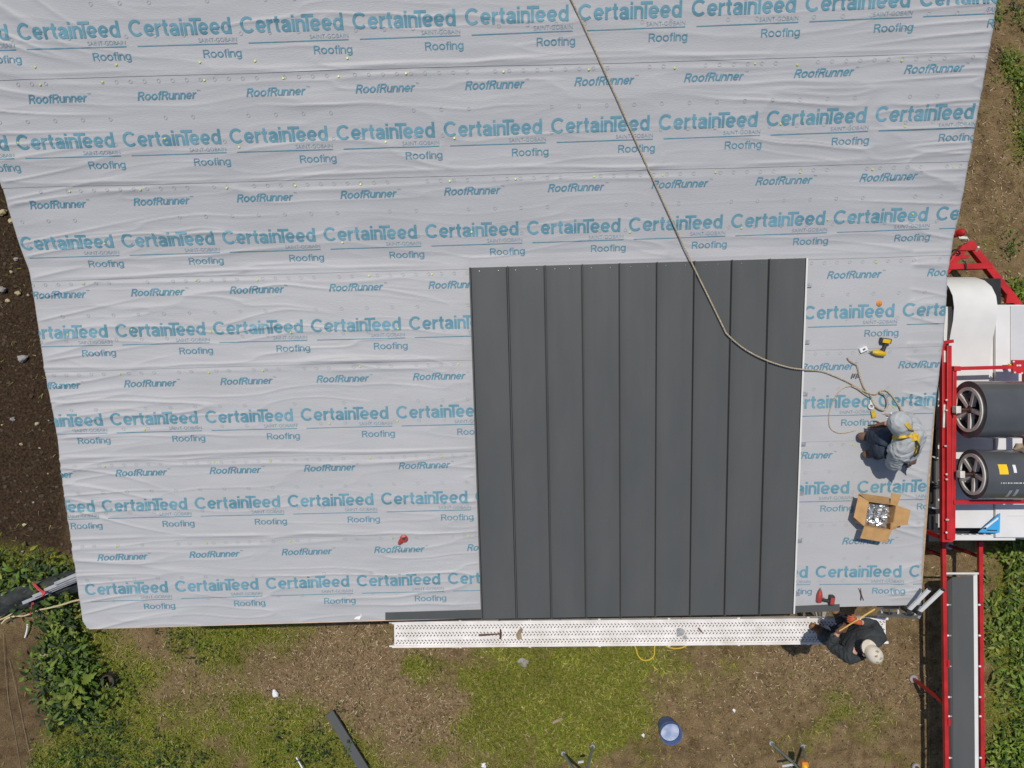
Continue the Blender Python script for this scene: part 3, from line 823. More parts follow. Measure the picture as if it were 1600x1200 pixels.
# drill/impact drivers
def roof_rot(ang):
    n = Vector((-S_[0] * T1, -S_[1] * T1, 1)).normalized()
    x = Vector((math.cos(ang), math.sin(ang), 0)); x = (x - n * x.dot(n)).normalized(); y = n.cross(x)
    return Matrix((x, y, n)).transposed()
def driver(name, px, py, ang, body, label, steel_nose=True, flat=True):
    base = RP(px, py, 0.02); rot = roof_rot(ang)
    def T(p): return base + rot @ (Vector(p) * .88)
    th = empty(name, base, label, 'power drill')
    m = MB(); m.tube([T((-.085, .0, .032)), T((-.075, 0, .032)), T((.02, 0, .032)), T((.04, 0, .032)), T((.085, 0, .032))], [.024, .031, .033, .028, .018], 14); m.build('motor_housing', body, th, True)
    m = MB(); m.tube([T((.084, 0, .032)), T((.102, 0, .032)), T((.104, 0, .032)), T((.125, 0, .032))], [.012, .010, .004, .004], 10); m.build('chuck', M['tool_steel'], th, True)
    m = MB(); m.tube([T((-.045, -.02, .032)), T((-.055, -.075, .032)), T((-.062, -.135, .032))], [.023, .019, .022], 10); m.build('handle', M['tool_black'], th, True)
    m = MB(); m.box(T((-.045, -.165, .035)), (.115, .058, .066), rot, .012); m.build('battery', M['tool_black'], th)
    m = MB(); m.box(T((-.045, -.163, .0715)), (.085, .044, .006), rot, .002); m.build('battery_plate', body, th)
    m = MB(); m.box(T((-.026, -.052, .032)), (.014, .03, .018), rot, .004); m.build('trigger', M['tool_steel'] if body is M['tool_red'] else M['tool_black'], th)
    return th
driver('impact_driver', 1371, 551, math.radians(172), M['tool_yellow'], 'yellow and black cordless drill lying on the underlayment near the rope')
driver('cordless_driver', 1279, 930, math.radians(88), M['tool_red'], 'red and black cordless driver lying near the eave beside the panels')
# small white pack
m = MB(); bb = RP(1349, 546, .03); m.box(bb, (.085, .05, .03), roof_rot(.45), .004); o = m.build('screw_pack', M['litter'])
m = MB(); m.box(bb + Vector((0, 0, .0165)), (.03, .02, .002), roof_rot(.45)); m.build('label_patch', M['tool_steel'], o)
tag(o, 'small white box of fixings beside the yellow drill', 'box')
# orange cap
m = MB(); c_ = RP(1374, 474, .018); m.tube([c_ + Vector((0, 0, -.012)), c_, c_ + Vector((0, 0, .012))], [.032, .032, .018], 14); m.cyl(c_, c_ + Vector((0, 0, .022)), .012, 10)
tag(m.build('plastic_disc', M['orange'], None, True), 'small round orange disc lying on the lettering above the yellow drill', 'disc')
# loose bent clips
m = MB(); c_ = RP(1337, 588, .014)
for k in range(4): m.bar(c_ + Vector((-.05 + k * .025, -.025 + .01 * (k % 2), .0)), c_ + Vector((-.035 + k * .025, .03, .012)), .014, .004)
tag(m.build('loose_clips', M['tool_steel']), 'few bent steel clips lying just under the rope tail', 'clips')
# snips near the eave
sn = empty('tin_snips', RP(1345, 930, .015), 'dark tin snips lying open on the underlayment near the eave', 'snips')
for s_ in (-1, 1):
    m = MB(); a = RP(1343, 919, .014); b2 = RP(1345.5, 929, .016); c_ = RP(1347 + s_ * 2.2, 938, .014)
    m.tube([a + Vector((s_ * .012, 0, 0)), b2, c_], [.004, .009, .007], 8); m.build('blade_arm', M['tool_steel'] if s_ > 0 else M['rust'], sn, True)
# red reel on the lettering
rl = empty('chalk_reel', RP(629, 843, .02), 'red chalk line reel lying on the lettering left of the panels', 'chalk reel')
c_ = RP(631, 841, .022)
m = MB(); m.tube([c_ + Vector((0, 0, -.018)), c_ + Vector((0, 0, .018)), c_ + Vector((0, 0, .026))], [.045, .045, .03], 18); m.build('reel_case', M['tool_red'], rl, True)
m = MB(); m.tube([c_ + Vector((0, 0, .027)), c_ + Vector((0, 0, .033))], .018, 12); m.bar(c_ + Vector((0, 0, .034)), c_ + Vector((.03, .02, .036)), .012, .006); m.build('crank', M['tool_black'], rl)
m = MB(); m.tube([c_ + Vector((-.03, -.03, 0)), c_ + Vector((-.055, -.06, 0)), c_ + Vector((-.062, -.075, -.004))], [.03, .02, .009], 10); m.build('nozzle', M['tool_red'], rl, True)
# paper scraps stuck at the eave
m = MB(); a = RP(561, 962, .02); m.poly([RP(553, 967, .02), RP(562, 968, .03), RP(566, 963, .02), RP(565, 957, .03), RP(563, 962, .02), RP(556, 964, .02)], .004)
tag(m.build('torn_scrap', M['litter']), 'torn white scrap of underlayment at the eave left of the dark trim', 'scrap')

# cardboard box
zb = RUV(1363, 800)[2]
HB = 0.24
bx = empty('cardboard_box', P(1358, 800, zb), 'open cardboard box of roofing clips with spread flaps on the roof', 'box')
rim = [P(1357, 783, zb + HB + .02), P(1401, 789, zb + HB + .02), P(1394, 829, zb + HB - .01), P(1350, 822, zb + HB - .01)]
cx = sum((Vector(p) for p in rim), Vector()) / 4
def down(p, f): 
    return Vector((cx.x + (p.x - cx.x) * 0.985, cx.y + (p.y - cx.y) * 0.985, float(roof_z(uv(p.x, p.y)[1])) + 0.016 + f))
flo = [down(p, 0) for p in rim]
m = MB()
for k in range(4):
    k2 = (k + 1) % 4; inn = (cx - (rim[k] + rim[k2]) / 2); inn.z = 0; inn.normalize()
    m.poly([rim[k], rim[k2], flo[k2], flo[k]], .006, inn)
m.poly([p + Vector((0, 0, .006)) for p in flo], .005)
m.build('carton', M['card'], bx)
def flap(px4, hs, label=None):
    pts_ = [P(a, b_, zb + h_) for (a, b_), h_ in zip(px4, hs)]
    return MB().poly(pts_, .005).build('flap', M['card'], bx)
flap([(1357, 783), (1350, 822), (1334, 808), (1342, 771)], [HB + .021, HB - .009, HB - .03, HB + .00])
flap([(1357, 782.5), (1342.5, 770.5), (1389, 777), (1390, 787)], [HB + .022, HB + .07, HB + .07, HB + .022])
flap([(1350.5, 822.5), (1393.5, 829.5), (1385, 848), (1344, 841)], [HB - .011, HB - .011, HB - .05, HB - .05])
flap([(1401, 789.5), (1423, 797), (1418, 820), (1395.5, 823)], [HB + .019, HB - .03, HB - .04, HB - .008])
flap([(1393, 770), (1408, 773), (1402, 791), (1391, 788)], [HB + .06, HB + .06, HB + .015, HB + .015])
MB().poly([P(1392, 816, zb + HB + .006), P(1405, 818, zb + HB - .02), P(1400, 827, zb + HB - .02), P(1391, 828, zb + HB - .004)], .004).build('flap', M['card_in'], bx)
m = MB(); rr = random.Random(3)
for k in range(170):
    a, c2 = rr.uniform(.08, .90), rr.uniform(.08, .92)
    p_ = (rim[0] * (1 - a) + rim[1] * a) * (1 - c2) + (rim[3] * (1 - a) + rim[2] * a) * c2
    p_ = Vector((p_.x, p_.y, zb + HB - 0.10 + rr.uniform(-.02, .03)))
    th = rr.uniform(0, 6.28); d = Vector((math.cos(th), math.sin(th), rr.uniform(-.5, .5))) * rr.uniform(.018, .034)
    m.bar(p_ - d, p_ + d, rr.uniform(.012, .022), .0025, (rr.uniform(-.6, .6), rr.uniform(-.6, .6), 1))
    if rr.random() < .5: m.bar(p_ + d, p_ + d * 1.02 + Vector((0, 0, .022)), .016, .0025, d)
m.poly([(rim[0] * .96 + cx * .04) + Vector((0, 0, -.135)), (rim[1] * .96 + cx * .04) + Vector((0, 0, -.135)), (rim[2] * .96 + cx * .04) + Vector((0, 0, -.125)), (rim[3] * .96 + cx * .04) + Vector((0, 0, -.125))], .004)
tag(m.build('roofing_clips', M['clip']), 'heap of shiny metal clips filling the open cardboard box', 'clips', kind='stuff')

# ------------------------------------------------------------------ plank and what lies on it
ZP = 1.30
pl = empty('scaffold_plank', P(1000, 990, ZP), 'long white perforated aluminium scaffold plank below the eave', 'plank')
pA, pB = P(616, 991.5, ZP), P(1384, 985, ZP)
dx_ = (pB - pA).normalized(); dy_ = Vector((-dx_.y, dx_.x, 0)); Lp = (pB - pA).length; Wp = 0.355
prot = Matrix((dx_, dy_, Vector((0, 0, 1)))).transposed()
m = MB()
m.box((pA + pB) / 2 + Vector((0, 0, -.012)), (Lp, Wp - .05, .02), prot)
for j in range(5): m.box((pA + pB) / 2 + dy_ * (-.13 + .065 * j) + Vector((0, 0, -.0005)), (Lp - .02, .012, .008), prot, .002)
m.build('deck', M['plank'], pl)
for s_ in (-1, 1):
    m = MB(); m.box((pA + pB) / 2 + dy_ * s_ * (Wp / 2 - .016) + Vector((0, 0, -.03)), (Lp + .06, .034, .095), prot, .006)
    m.cyl(pA + dy_ * s_ * (Wp / 2 - .016) - dx_ * .07 + Vector((0, 0, -.01)), pA + dy_ * s_ * (Wp / 2 - .016) + Vector((0, 0, -.01)), .012, 8)
    m.build('side_rail', M['plank'], pl)
    m = MB()
    for q in range(7): m.box(pA + dx_ * (.9 + q * .95) + dy_ * s_ * (Wp / 2 + .006) + Vector((0, 0, -.01)), (.035, .02, .03), prot, .004)
    m.build('rail_rivets', M['plank'], pl)
m = MB(); rr = random.Random(5)
nrow = int(Lp / .047)
for j in range(6):
    yo = (-.117, -.085, -.017, .017, .085, .117)[j]
    for q in range(nrow):
        c_ = pA + dx_ * (.03 + q * .047 + (.0235 if j % 2 else 0)) + dy_ * yo + Vector((0, 0, .0036))
        d = (dx_ * (1 if j % 2 else .75) + dy_ * (.9 if j % 2 == 0 else -.8)).normalized() * .0135; w_ = Vector((-d.y, d.x, 0)) * .42
        m.add([c_ - d - w_, c_ + d - w_, c_ + d + w_, c_ - d + w_], [[0, 1, 2, 3]])
sl = m.build('tread_slots', M['slot'], pl, fixn=False)
for t in (.12, .88):
    c_ = pA + dx_ * (Lp * t)
    m = MB(); w0 = c_ + Vector((0, 0, -.10)); m.bar(w0 - dy_ * .22, w0 + dy_ * .62, .05, .05); m.bar(w0 - dy_ * .15, w0 + dy_ * .60 + Vector((0, 0, -.6)), .04, .04)
    m.build('support_bracket', M['alu_dull'], pl)
m = MB(); m.blob(P(1063, 988, ZP + .0035), (.065, .06, .0016), 5, .35); m.blob(P(1070, 996, ZP + .0035), (.03, .03, .0014), 8, .3); m.build('grime_patch', M['stain'], pl)
hm = empty('hammer', P(765, 991, ZP), 'dark claw hammer lying on the left part of the plank', 'hammer')
a, b2 = P(748, 992.5, ZP + .018), P(781, 990.5, ZP + .022)
m = MB(); m.tube([a, a.lerp(b2, .3), a.lerp(b2, .8), b2], [.016, .015, .010, .012], 8); m.build('handle', M['rust'], hm, True)
m = MB(); m.tube([P(782, 983, ZP + .02), P(782, 990, ZP + .024), P(782.3, 993, ZP + .024), P(781.5, 998, ZP + .018)], [.008, .014, .012, .015], 8); m.build('head', M['rust'], hm, True)
m = MB(); rr = random.Random(9)
pts_ = [(808, 999), (806, 992), (810, 985), (815, 981), (817, 984), (814, 990), (815, 999)]
m.poly([P(a_, b_, ZP + .012 + rr.uniform(0, .02)) for a_, b_ in pts_], .012)
tag(m.build('work_rag', M['stick']), 'crumpled beige rag on the plank right of the hammer', 'rag')
kn = empty('utility_knife', P(1094, 985, ZP), 'small brown utility knife on the plank right of the grey stain', 'knife')
m = MB(); m.bar(P(1091, 981, ZP + .012), P(1096, 987, ZP + .012), .022, .018, bev=.004); m.build('handle', M['boot2'], kn)
m = MB(); m.bar(P(1096, 987, ZP + .012), P(1098, 989, ZP + .012), .012, .003); m.build('blade', M['tool_steel'], kn)
m = MB(); zt = P(0, 0, .02).z
def gpath(pts, n=6):
    W = [P(*p) for p in pts]; out = []
    for i in range(len(W) - 1):
        p0 = W[max(i - 1, 0)]; p1 = W[i]; p2 = W[i + 1]; p3 = W[min(i + 2, len(W) - 1)]
        for k in range(n):
            t = k / n; out.append(0.5 * ((2 * p1) + (p2 - p0) * t + (2 * p0 - 5 * p1 + 4 * p2 - p3) * t * t + (3 * p1 - p0 - 3 * p2 + p3) * t ** 3))
    out.append(W[-1]); return out
m.tube(gpath([(960, 995, .05), (985, 1000, .06), (993, 1012, .05), (997, 1024, .05), (1004, 1031, .06), (1014, 1031, .06), (1022, 1024, .06), (1023, 1010, .06), (1030, 1000, .05), (1044, 1011, .05), (1060, 1013, .05), (1072, 1009, .05), (1085, 1000, .05)]), .011, 8)
tag(m.build('extension_cord', M['cord'], None, True), 'yellow extension cord looping out from under the plank', 'cord')

# ------------------------------------------------------------------ ladders
def ladder(name, foot, top_, side, width, rungs, label, rail_w=.028, rail_d=.07):
    foot, top_ = Vector(foot), Vector(top_); side = Vector(side).normalized() * width / 2
    th = empty(name, foot, label, 'ladder'); d = (top_ - foot).normalized(); up = side.cross(d).normalized()
    for s_ in (-1, 1):
        m = MB(); m.bar(foot + side * s_, top_ + side * s_, rail_w, rail_d, up, .004); r_ = m.build('side_rail', M['alu'], th)
        m = MB(); m.bar(top_ + side * s_, top_ + side * s_ + d * .035, rail_w + .012, rail_d + .012, up, .004); m.build('end_cap', M['rubber'], r_)
        m = MB(); m.bar(foot + side * s_ - d * .05, foot + side * s_ + d * .03, rail_w + .02, rail_d + .02, up, .004); m.build('foot_pad', M['rubber'], r_)
    L_ = (top_ - foot).length
    for k in range(rungs):
        t = (k + .5) / rungs; c_ = foot + d * (L_ * t)
        m = MB(); m.cyl(c_ - side, c_ + side, .015, 8); m.build('rung', M['alu_dull'], th)
    return th
fl = empty('folding_ladder', P(1430, 956, 2.5), 'aluminium folding ladder hooked over the lower right roof corner', 'ladder')
for (q0, q1) in ((P(1419, 954, 2.56), P(1452, 921, 2.78)), (P(1435, 957, 2.56), P(1472, 922, 2.78))):
    m = MB(); m.bar(q0, q1, .042, .03, bev=.004); r_ = m.build('side_rail', M['white_steel'], fl)
    d = (q1 - q0).normalized(); m = MB(); m.bar(q1, q1 + d * .02, .046, .034, bev=.006); m.build('end_cap', M['rubber'], r_)
l0, l1 = P(1437, 956.5, 2.42), P(1372, 953, 1.75)
for off in (-.05, .05):
    m = MB(); o_ = Vector((0, off, 0)); m.bar(l0 + o_, l1 + o_, .03, .06, bev=.004); m.build('side_rail', M['alu_dull'], fl)
for k in range(5):
    c_ = l0.lerp(l1, (k + .5) / 5); m = MB(); m.cyl(c_ - Vector((0, .05, 0)), c_ + Vector((0, .05, 0)), .014, 8); m.build('rung', M['alu'], fl)
for q in (P(1419, 954, 2.56), P(1435, 957, 2.56)): m = MB(); m.cyl(q + Vector((0, 0, -.12)), q + Vector((0, 0, .03)), .03, 12); m.build('hinge', M['rubber'], fl)
lb = empty('rail_bundle', P(80, 925, .35), 'bundle of long aluminium rails under the lower left roof corner', 'rails')
for k, (x0, y0, x1, y1, z_) in enumerate([(36, 942, 140, 898, .34), (52, 932, 140, 896, .38), (70, 922, 140, 893, .41), (86, 912, 140, 889, .44)]):
    a, b2 = P(x0, y0, z_), P(x1, y1, z_); b2 = a + (b2 - a) * 2.0
    MB().bar(a, b2, .05, .035, bev=.004).build('rail', M['alu_dull'], lb)
ss = MB(); ss.tube(gpath([(53, 912, .30), (58, 918, .36), (65, 924, .42), (70, 926, .47), (66, 931, .47)]), .02, 6); ss.tube(gpath([(51, 943, .32), (50, 951, .2), (48, 960, .12)]), .019, 6)
tag(ss.build('tie_strap', M['strap_red'], None, True), 'faded red strap tied around the aluminium rails', 'strap')
m = MB(); m.tube(gpath([(3, 974, .1), (10, 967, .12), (22, 963, .12), (38, 962, .14), (52, 957, .14), (62, 953, .2), (72, 951, .3), (85, 948, .5), (100, 944, .8), (112, 940, 1.1), (125, 937, 1.5), (140, 934, 1.8)]), .013, 8)
m.tube(gpath([(-10, 968, .1), (4, 962, .1), (12, 955, .12), (18, 953, .12), (21, 956, .12), (15, 961, .12), (8, 965, .1), (-10, 972, .1)]), .011, 8)
tag(m.build('yellow_rope', M['rope_y'], None, True), 'pale yellow rope from the lower left roof corner to the picture edge', 'rope')
m = MB(); m.tube(gpath([(43, 970, .06), (43, 980, .06), (41, 990, .05), (39, 996, .04)]), .014, 6)
tag(m.build('white_strip', M['litter'], None, True), 'short white strip hanging onto the soil below the red strap', 'strip')
# netting behind the rails (a heap of black mesh)
m = MB(); rr = random.Random(12)
cols, rws = 26, 10; vs_ = []; fs_ = []
for j in range(rws):
    for i in range(cols):
        t = i / (cols - 1); w_ = j / (rws - 1)
        px = -40 + 160 * t + 8 * w_; py = 955 - 50 * t + (w_ - .5) * 34
        vs_.append(P(px, py, .16 + .09 * float(vn(i * .5, j * .7, 91)) + .08 * math.sin(math.pi * w_)))
for j in range(rws - 1):
    for i in range(cols - 1): fs_.append([j * cols + i, j * cols + i + 1, (j + 1) * cols + i + 1, (j + 1) * cols + i])
m.add(vs_, fs_)
tag(m.build('black_netting', M['tarp'], None, True), 'rumpled black netting lying under the aluminium rails', 'netting')
# two thin lines across the bare soil
for k, (p_, lab) in enumerate([([(5, 990, .02), (8, 1040, .03), (14, 1100, .02), (24, 1150, .03), (33, 1205, .02)], 'thin pale string across the bare soil, the one nearer the left edge'), ([(14, 1030, .02), (20, 1055, .03), (30, 1100, .02), (40, 1150, .03), (53, 1205, .02)], 'thin pale string across the bare soil, the one nearer the weeds')]):
    m = MB(); m.tube(gpath(p_), .0035, 5); tag(m.build('ground_string', M['stick'], None, True), lab, 'string', 'strings across the bare soil')

# ------------------------------------------------------------------ roll forming machine
mc = empty('roll_forming_machine', P(1560, 700, 0), 'red and white portable roll forming machine on a trailer beside the house', 'machine')
ZH = 1.85; ZR = 2.25
def hp(px, py, z=ZH): return P(px, py, z)
m = MB()   # white housing
a, b2 = hp(1556, 476), hp(1740, 840)
m.box(((a.x + b2.x) / 2, (a.y + b2.y) / 2, 1.3), (b2.x - a.x, a.y - b2.y, 1.1), None, .01)
m.build('housing', M['white'], mc)
a, b2 = hp(1487, 600), hp(1556, 826)
m = MB(); m.box(((a.x + b2.x) / 2 - .003, (a.y + b2.y) / 2, 1.27), (b2.x - a.x - .012, a.y - b2.y, 1.1), None, .01)
m.build('side_cover', M['white'], mc)
a, b2 = hp(1502, 482), hp(1556, 600)
MB().box(((a.x + b2.x) / 2, (a.y + b2.y) / 2 + .002, 1.27), (b2.x - a.x - .014, a.y - b2.y, 1.08), None, .01).build('side_cover', M['white'], mc)
a, b2 = hp(1578, 478), hp(1740, 568); MB().box(((a.x + b2.x) / 2, (a.y + b2.y) / 2, ZH + .002), (b2.x - a.x, a.y - b2.y, .03), None, .006).build('lid', M['white2'], mc)
a, b2 = hp(1475, 479, 1.9), hp(1487.5, 536, 1.9); MB().box(((a.x + b2.x) / 2, (a.y + b2.y) / 2, 1.5), (b2.x - a.x, a.y - b2.y, .8), None, .006).build('entry_guide', M['white'], mc)
# slotted black end and white bar at the outfeed
a, b2 = P(1487, 822, 1.55), P(1580, 838, 1.55); MB().box(((a.x + b2.x) / 2, (a.y + b2.y) / 2 - .02, 1.05), (b2.x - a.x, .22, .98), None, .008).build('outfeed_block', M['black'], mc)
a, b2 = P(1486, 839, 1.75), P(1583, 839, 1.75); MB().bar(a, b2, .07, .09, bev=.006).build('outfeed_bar', M['white'], mc)
m = MB()
for k in range(8): 
    c_ = P(1492 + k * 11.5, 835.3, 1.79); m.box(c_, (.03, .02, .02))
m.build('bar_lugs', M['white2'], mc)
# fender at the right
a, b2 = P(1576, 801, 1.3), P(1690, 843, 1.3)
m = MB(); m.poly([P(1574, 806, 1.86), P(1640, 806, 1.86), P(1640, 823, 1.5), P(1592, 826, 1.5)], .02); m.poly([P(1583, 826, 1.48), P(1640, 824, 1.48), P(1640, 846, 1.2), P(1586, 842, 1.2)], .02)
m.build('fender', M['white2'], mc)
# blue warning triangle standing at the end of the housing
m = MB(); m.poly([P(1529, 832, 1.9), P(1562, 832.5, 1.9), P(1563, 802, 1.9)], .012); bt = m.build('blue_triangle', M['blue_sign'], mc)
m = MB(); m.poly([P(1538, 824, 1.904), P(1541, 826, 1.904), P(1560, 811, 1.904), P(1560, 808, 1.904)], .003); m.build('white_stripe', M['printwhite'], bt)
m = MB(); m.poly([P(1536, 826.3, 1.904), P(1541, 827, 1.904), P(1541.5, 824.4, 1.904), P(1540, 823.6, 1.904)], .003); m.poly([P(1542, 829.3, 1.904), P(1558, 829.6, 1.904), P(1558, 828.2, 1.904), P(1543, 827.6, 1.904)], .003); m.build('black_mark', M['tool_black'], bt)
# black chassis and the dark latticed side facing the house
a, b2 = P(1490, 430, .5), P(1700, 840, .5)
b2.y = P(0, 840, .5).y; a.y = P(0, 482, .5).y
m = MB(); m.box(((a.x + b2.x) / 2, (a.y + b2.y) / 2, .55), (b2.x - a.x, a.y - b2.y, .22), None, .01); m.build('chassis', M['black'], mc)
m = MB(); a, b2 = P(1420, 560, 1.5), P(1489, 846, 1.5); m.box(((a.x + b2.x) / 2, (a.y + b2.y) / 2, 1.35), (b2.x - a.x, a.y - b2.y, .3)); sg = m.build('side_guard', M['black'], mc)
for k in range(7):
    y_ = 590 + k * 40
    m = MB(); m.bar(P(1436, y_ - 3, 1.56), P(1472, y_ + (1 if k < 3 else 8), 1.6), .016, .016); m.build('guard_rung', M['alu_dull'] if k % 2 else M['tool_steel'], mc)
m = MB(); m.bar(P(1468.5, 600, 1.7), P(1466.5, 640, 1.7), .022, .02); m.bar(P(1468.5, 650, 1.7), P(1468, 780, 1.7), .02, .02); m.bar(P(1467.5, 803, 1.7), P(1467.5, 824, 1.7), .03, .02); m.build('guard_rail', M['white'], mc)
m = MB()
for y_ in (624, 634, 697, 700, 752, 781): m.cyl(P(1467.5, y_, 1.70), P(1467.5, y_, 1.735), .016, 8)
m.build('guard_bolts', M['chrome'], mc)
# rack around the coils
m = MB()
for (x0, x1, w_, z_, y0, y1) in ((1472.5, 1472.8, .045, ZR, 533, 845), (1481, 1480.8, .058, ZR + .05, 540, 842), (1489.5, 1487, .05, ZR - .03, 572, 843)):
    m.bar(P(x0, y0, z_), P(x1, y1, z_), w_, .07, bev=.008)
m.bar(P(1470, 536, ZR), P(1488, 533, ZR), .04, .06); m.bar(P(1470, 843, ZR), P(1487, 843, ZR), .05, .06)
m.build('rack_side', M['red'], mc)
m = MB(); m.bar(P(1489, 576, ZR), P(1585, 573.5, ZR), .045, .05, bev=.005); m.bar(P(1489, 576, ZR), P(1499, 576, ZR), .06, .06, bev=.005); m.build('rack_beam', M['red'], mc)
m = MB(); m.bar(P(1489, 784.5, ZR), P(1680, 783, ZR), .05, .05, bev=.005); m.build('rack_beam', M['red'], mc)
m = MB(); m.box(P(1601, 573, ZR + .01), (.31, .165, .05), None, .006); m.build('rack_plate', M['red'], mc)
m = MB()
for (x_, y_) in ((1584, 565), (1586, 582), (1590, 571), (1594, 571), (1597, 583)): m.cyl(P(x_, y_, ZR + .03), P(x_, y_, ZR + .045), .012, 8)
m.build('plate_bolts', M['chrome'], mc)
m = MB(); m.bar(P(1604, 580, ZR), P(1606, 780, ZR), .075, .07, bev=.006); m.build('rack_side', M['red'], mc)
m = MB(); m.box(P(1577.5, 570, ZR), (.018, .022, .03)); m.build('warning_tab', M['yellow_label'], mc)
for (x_, y_) in ((1474, 535), (1474, 840), (1604, 572), (1605, 784)):
    q = P(x_, y_, ZR); MB().bar((q.x, q.y, ZR - .03), (q.x, q.y, .6), .05, .05).build('rack_post', M['red'], mc)
m = MB(); m.bar(P(1475.3, 548, ZR + .04), P(1475.5, 566, ZR + .04), .02, .02); m.bar(P(1475, 632, ZR + .04), P(1474, 668, ZR + .04), .022, .02); m.build('latch_pin', M['chrome'], mc)
m = MB()
for y_ in (625, 641, 697, 741, 749, 812, 832): m.cyl(P(1479 + R.uniform(-3, 3), y_, ZR + .075), P(1479, y_, ZR + .09), .012, 8)
m.build('rack_bolts', M['chrome'], mc)
# hitch frame (A-frame) with jack
ZT = .62
m = MB()
m.bar(P(1517, 386, ZT), P(1590, 478, ZT), .10, .10, bev=.008); m.bar(P(1506, 386, ZT), P(1470, 432, ZT), .10, .10, bev=.008)
m.bar(P(1466, 418, ZT + .01), P(1548, 416, ZT + .01), .085, .10, bev=.008); m.bar(P(1485, 403, ZT), P(1512, 401, ZT), .05, .06)
m.poly([P(1512, 377, ZT + .07), P(1522, 376, ZT + .07), P(1530, 391, ZT + .07), P(1498, 391, ZT + .07)], .05)
m.poly([P(1574, 458, ZT + .06), P(1592, 473, ZT + .06), P(1572, 474, ZT + .06)], .05)
m.build('hitch_frame', M['red'], mc)
j = P(1500, 364, .95)
m = MB(); m.cyl((j.x - .25, j.y - .05, .1), (j.x - .02, j.y, .93), .05, 12); m.tube([j + Vector((0, 0, -.03)), j, j + Vector((0, 0, .05)), j + Vector((0, 0, .08))], [.03, .055, .05, .02], 14); m.build('jack', M['red'], mc, True)
m = MB(); m.bar(P(1497, 371, .8), P(1511, 372, .8), .04, .03, bev=.008); m.tube(gpath([(1511, 372, .8), (1513, 376, .75), (1508, 379, .7)]), .012, 6); m.cyl(P(1525, 392, ZT + .05), P(1529, 386, ZT + .12), .018, 8); m.build('coupler', M['chrome'], mc)
m = MB(); m.tube(gpath([(1486, 394, .7), (1494, 390, .75), (1500, 396, .7), (1492, 400, .66)]), .012, 6); m.tube(gpath([(1503, 407, .7), (1509, 411, .72), (1510, 421, .72)]), .01, 6); m.build('brake_hose', M['rubber'], mc)
m = MB(); a, b2 = P(1470, 440, .62), P(1541, 486, .62); m.box(((a.x + b2.x) / 2, (a.y + b2.y) / 2, .78), (b2.x - a.x, a.y - b2.y, .3)); m.build('infeed_well', M['black'], mc)
# wheels hidden under the body
for (x_, y_) in ((1560, 560), (1560, 760)):
    q = P(x_ + 130, y_, .32); m = MB(); m.ring((q.x, q.y, .32), (1, 0, 0), .17, .32, .2, 24); w_ = m.build('wheel', M['rubber'], mc); m = MB(); m.cyl((q.x - .07, q.y, .32), (q.x + .07, q.y, .32), .165, 20); m.build('rim', M['white'], w_)
# white strip bowing up out of the coil and down into the machine
m = MB(); prof = [(640, 1.87), (610, 1.90), (580, 1.91), (550, 1.94), (525, 1.99), (500, 2.05), (480, 2.07), (462, 2.04), (448, 1.96), (438, 1.82), (433, 1.62), (436, 1.35), (446, 1.1), (462, .95)]
vs_ = []
x_l, x_r = 5.553, 6.10
for (py, z_) in prof:
    y_ = -(py - 600) * (H - z_) / F
    for x_ in (x_l, x_r): vs_.append((x_, y_, z_))
    for x_ in (x_r, x_l): vs_.append((x_, y_ , z_ - .004))
fs_ = []
for k in range(len(prof) - 1):
    for q in range(4): fs_.append([k * 4 + q, k * 4 + (q + 1) % 4, (k + 1) * 4 + (q + 1) % 4, (k + 1) * 4 + q])
m.add(vs_, fs_); o = m.build('feed_sheet', M['white_steel'], None, True)
tag(o, 'white metal sheet bowing over and down into the roll forming machine', 'metal sheet')

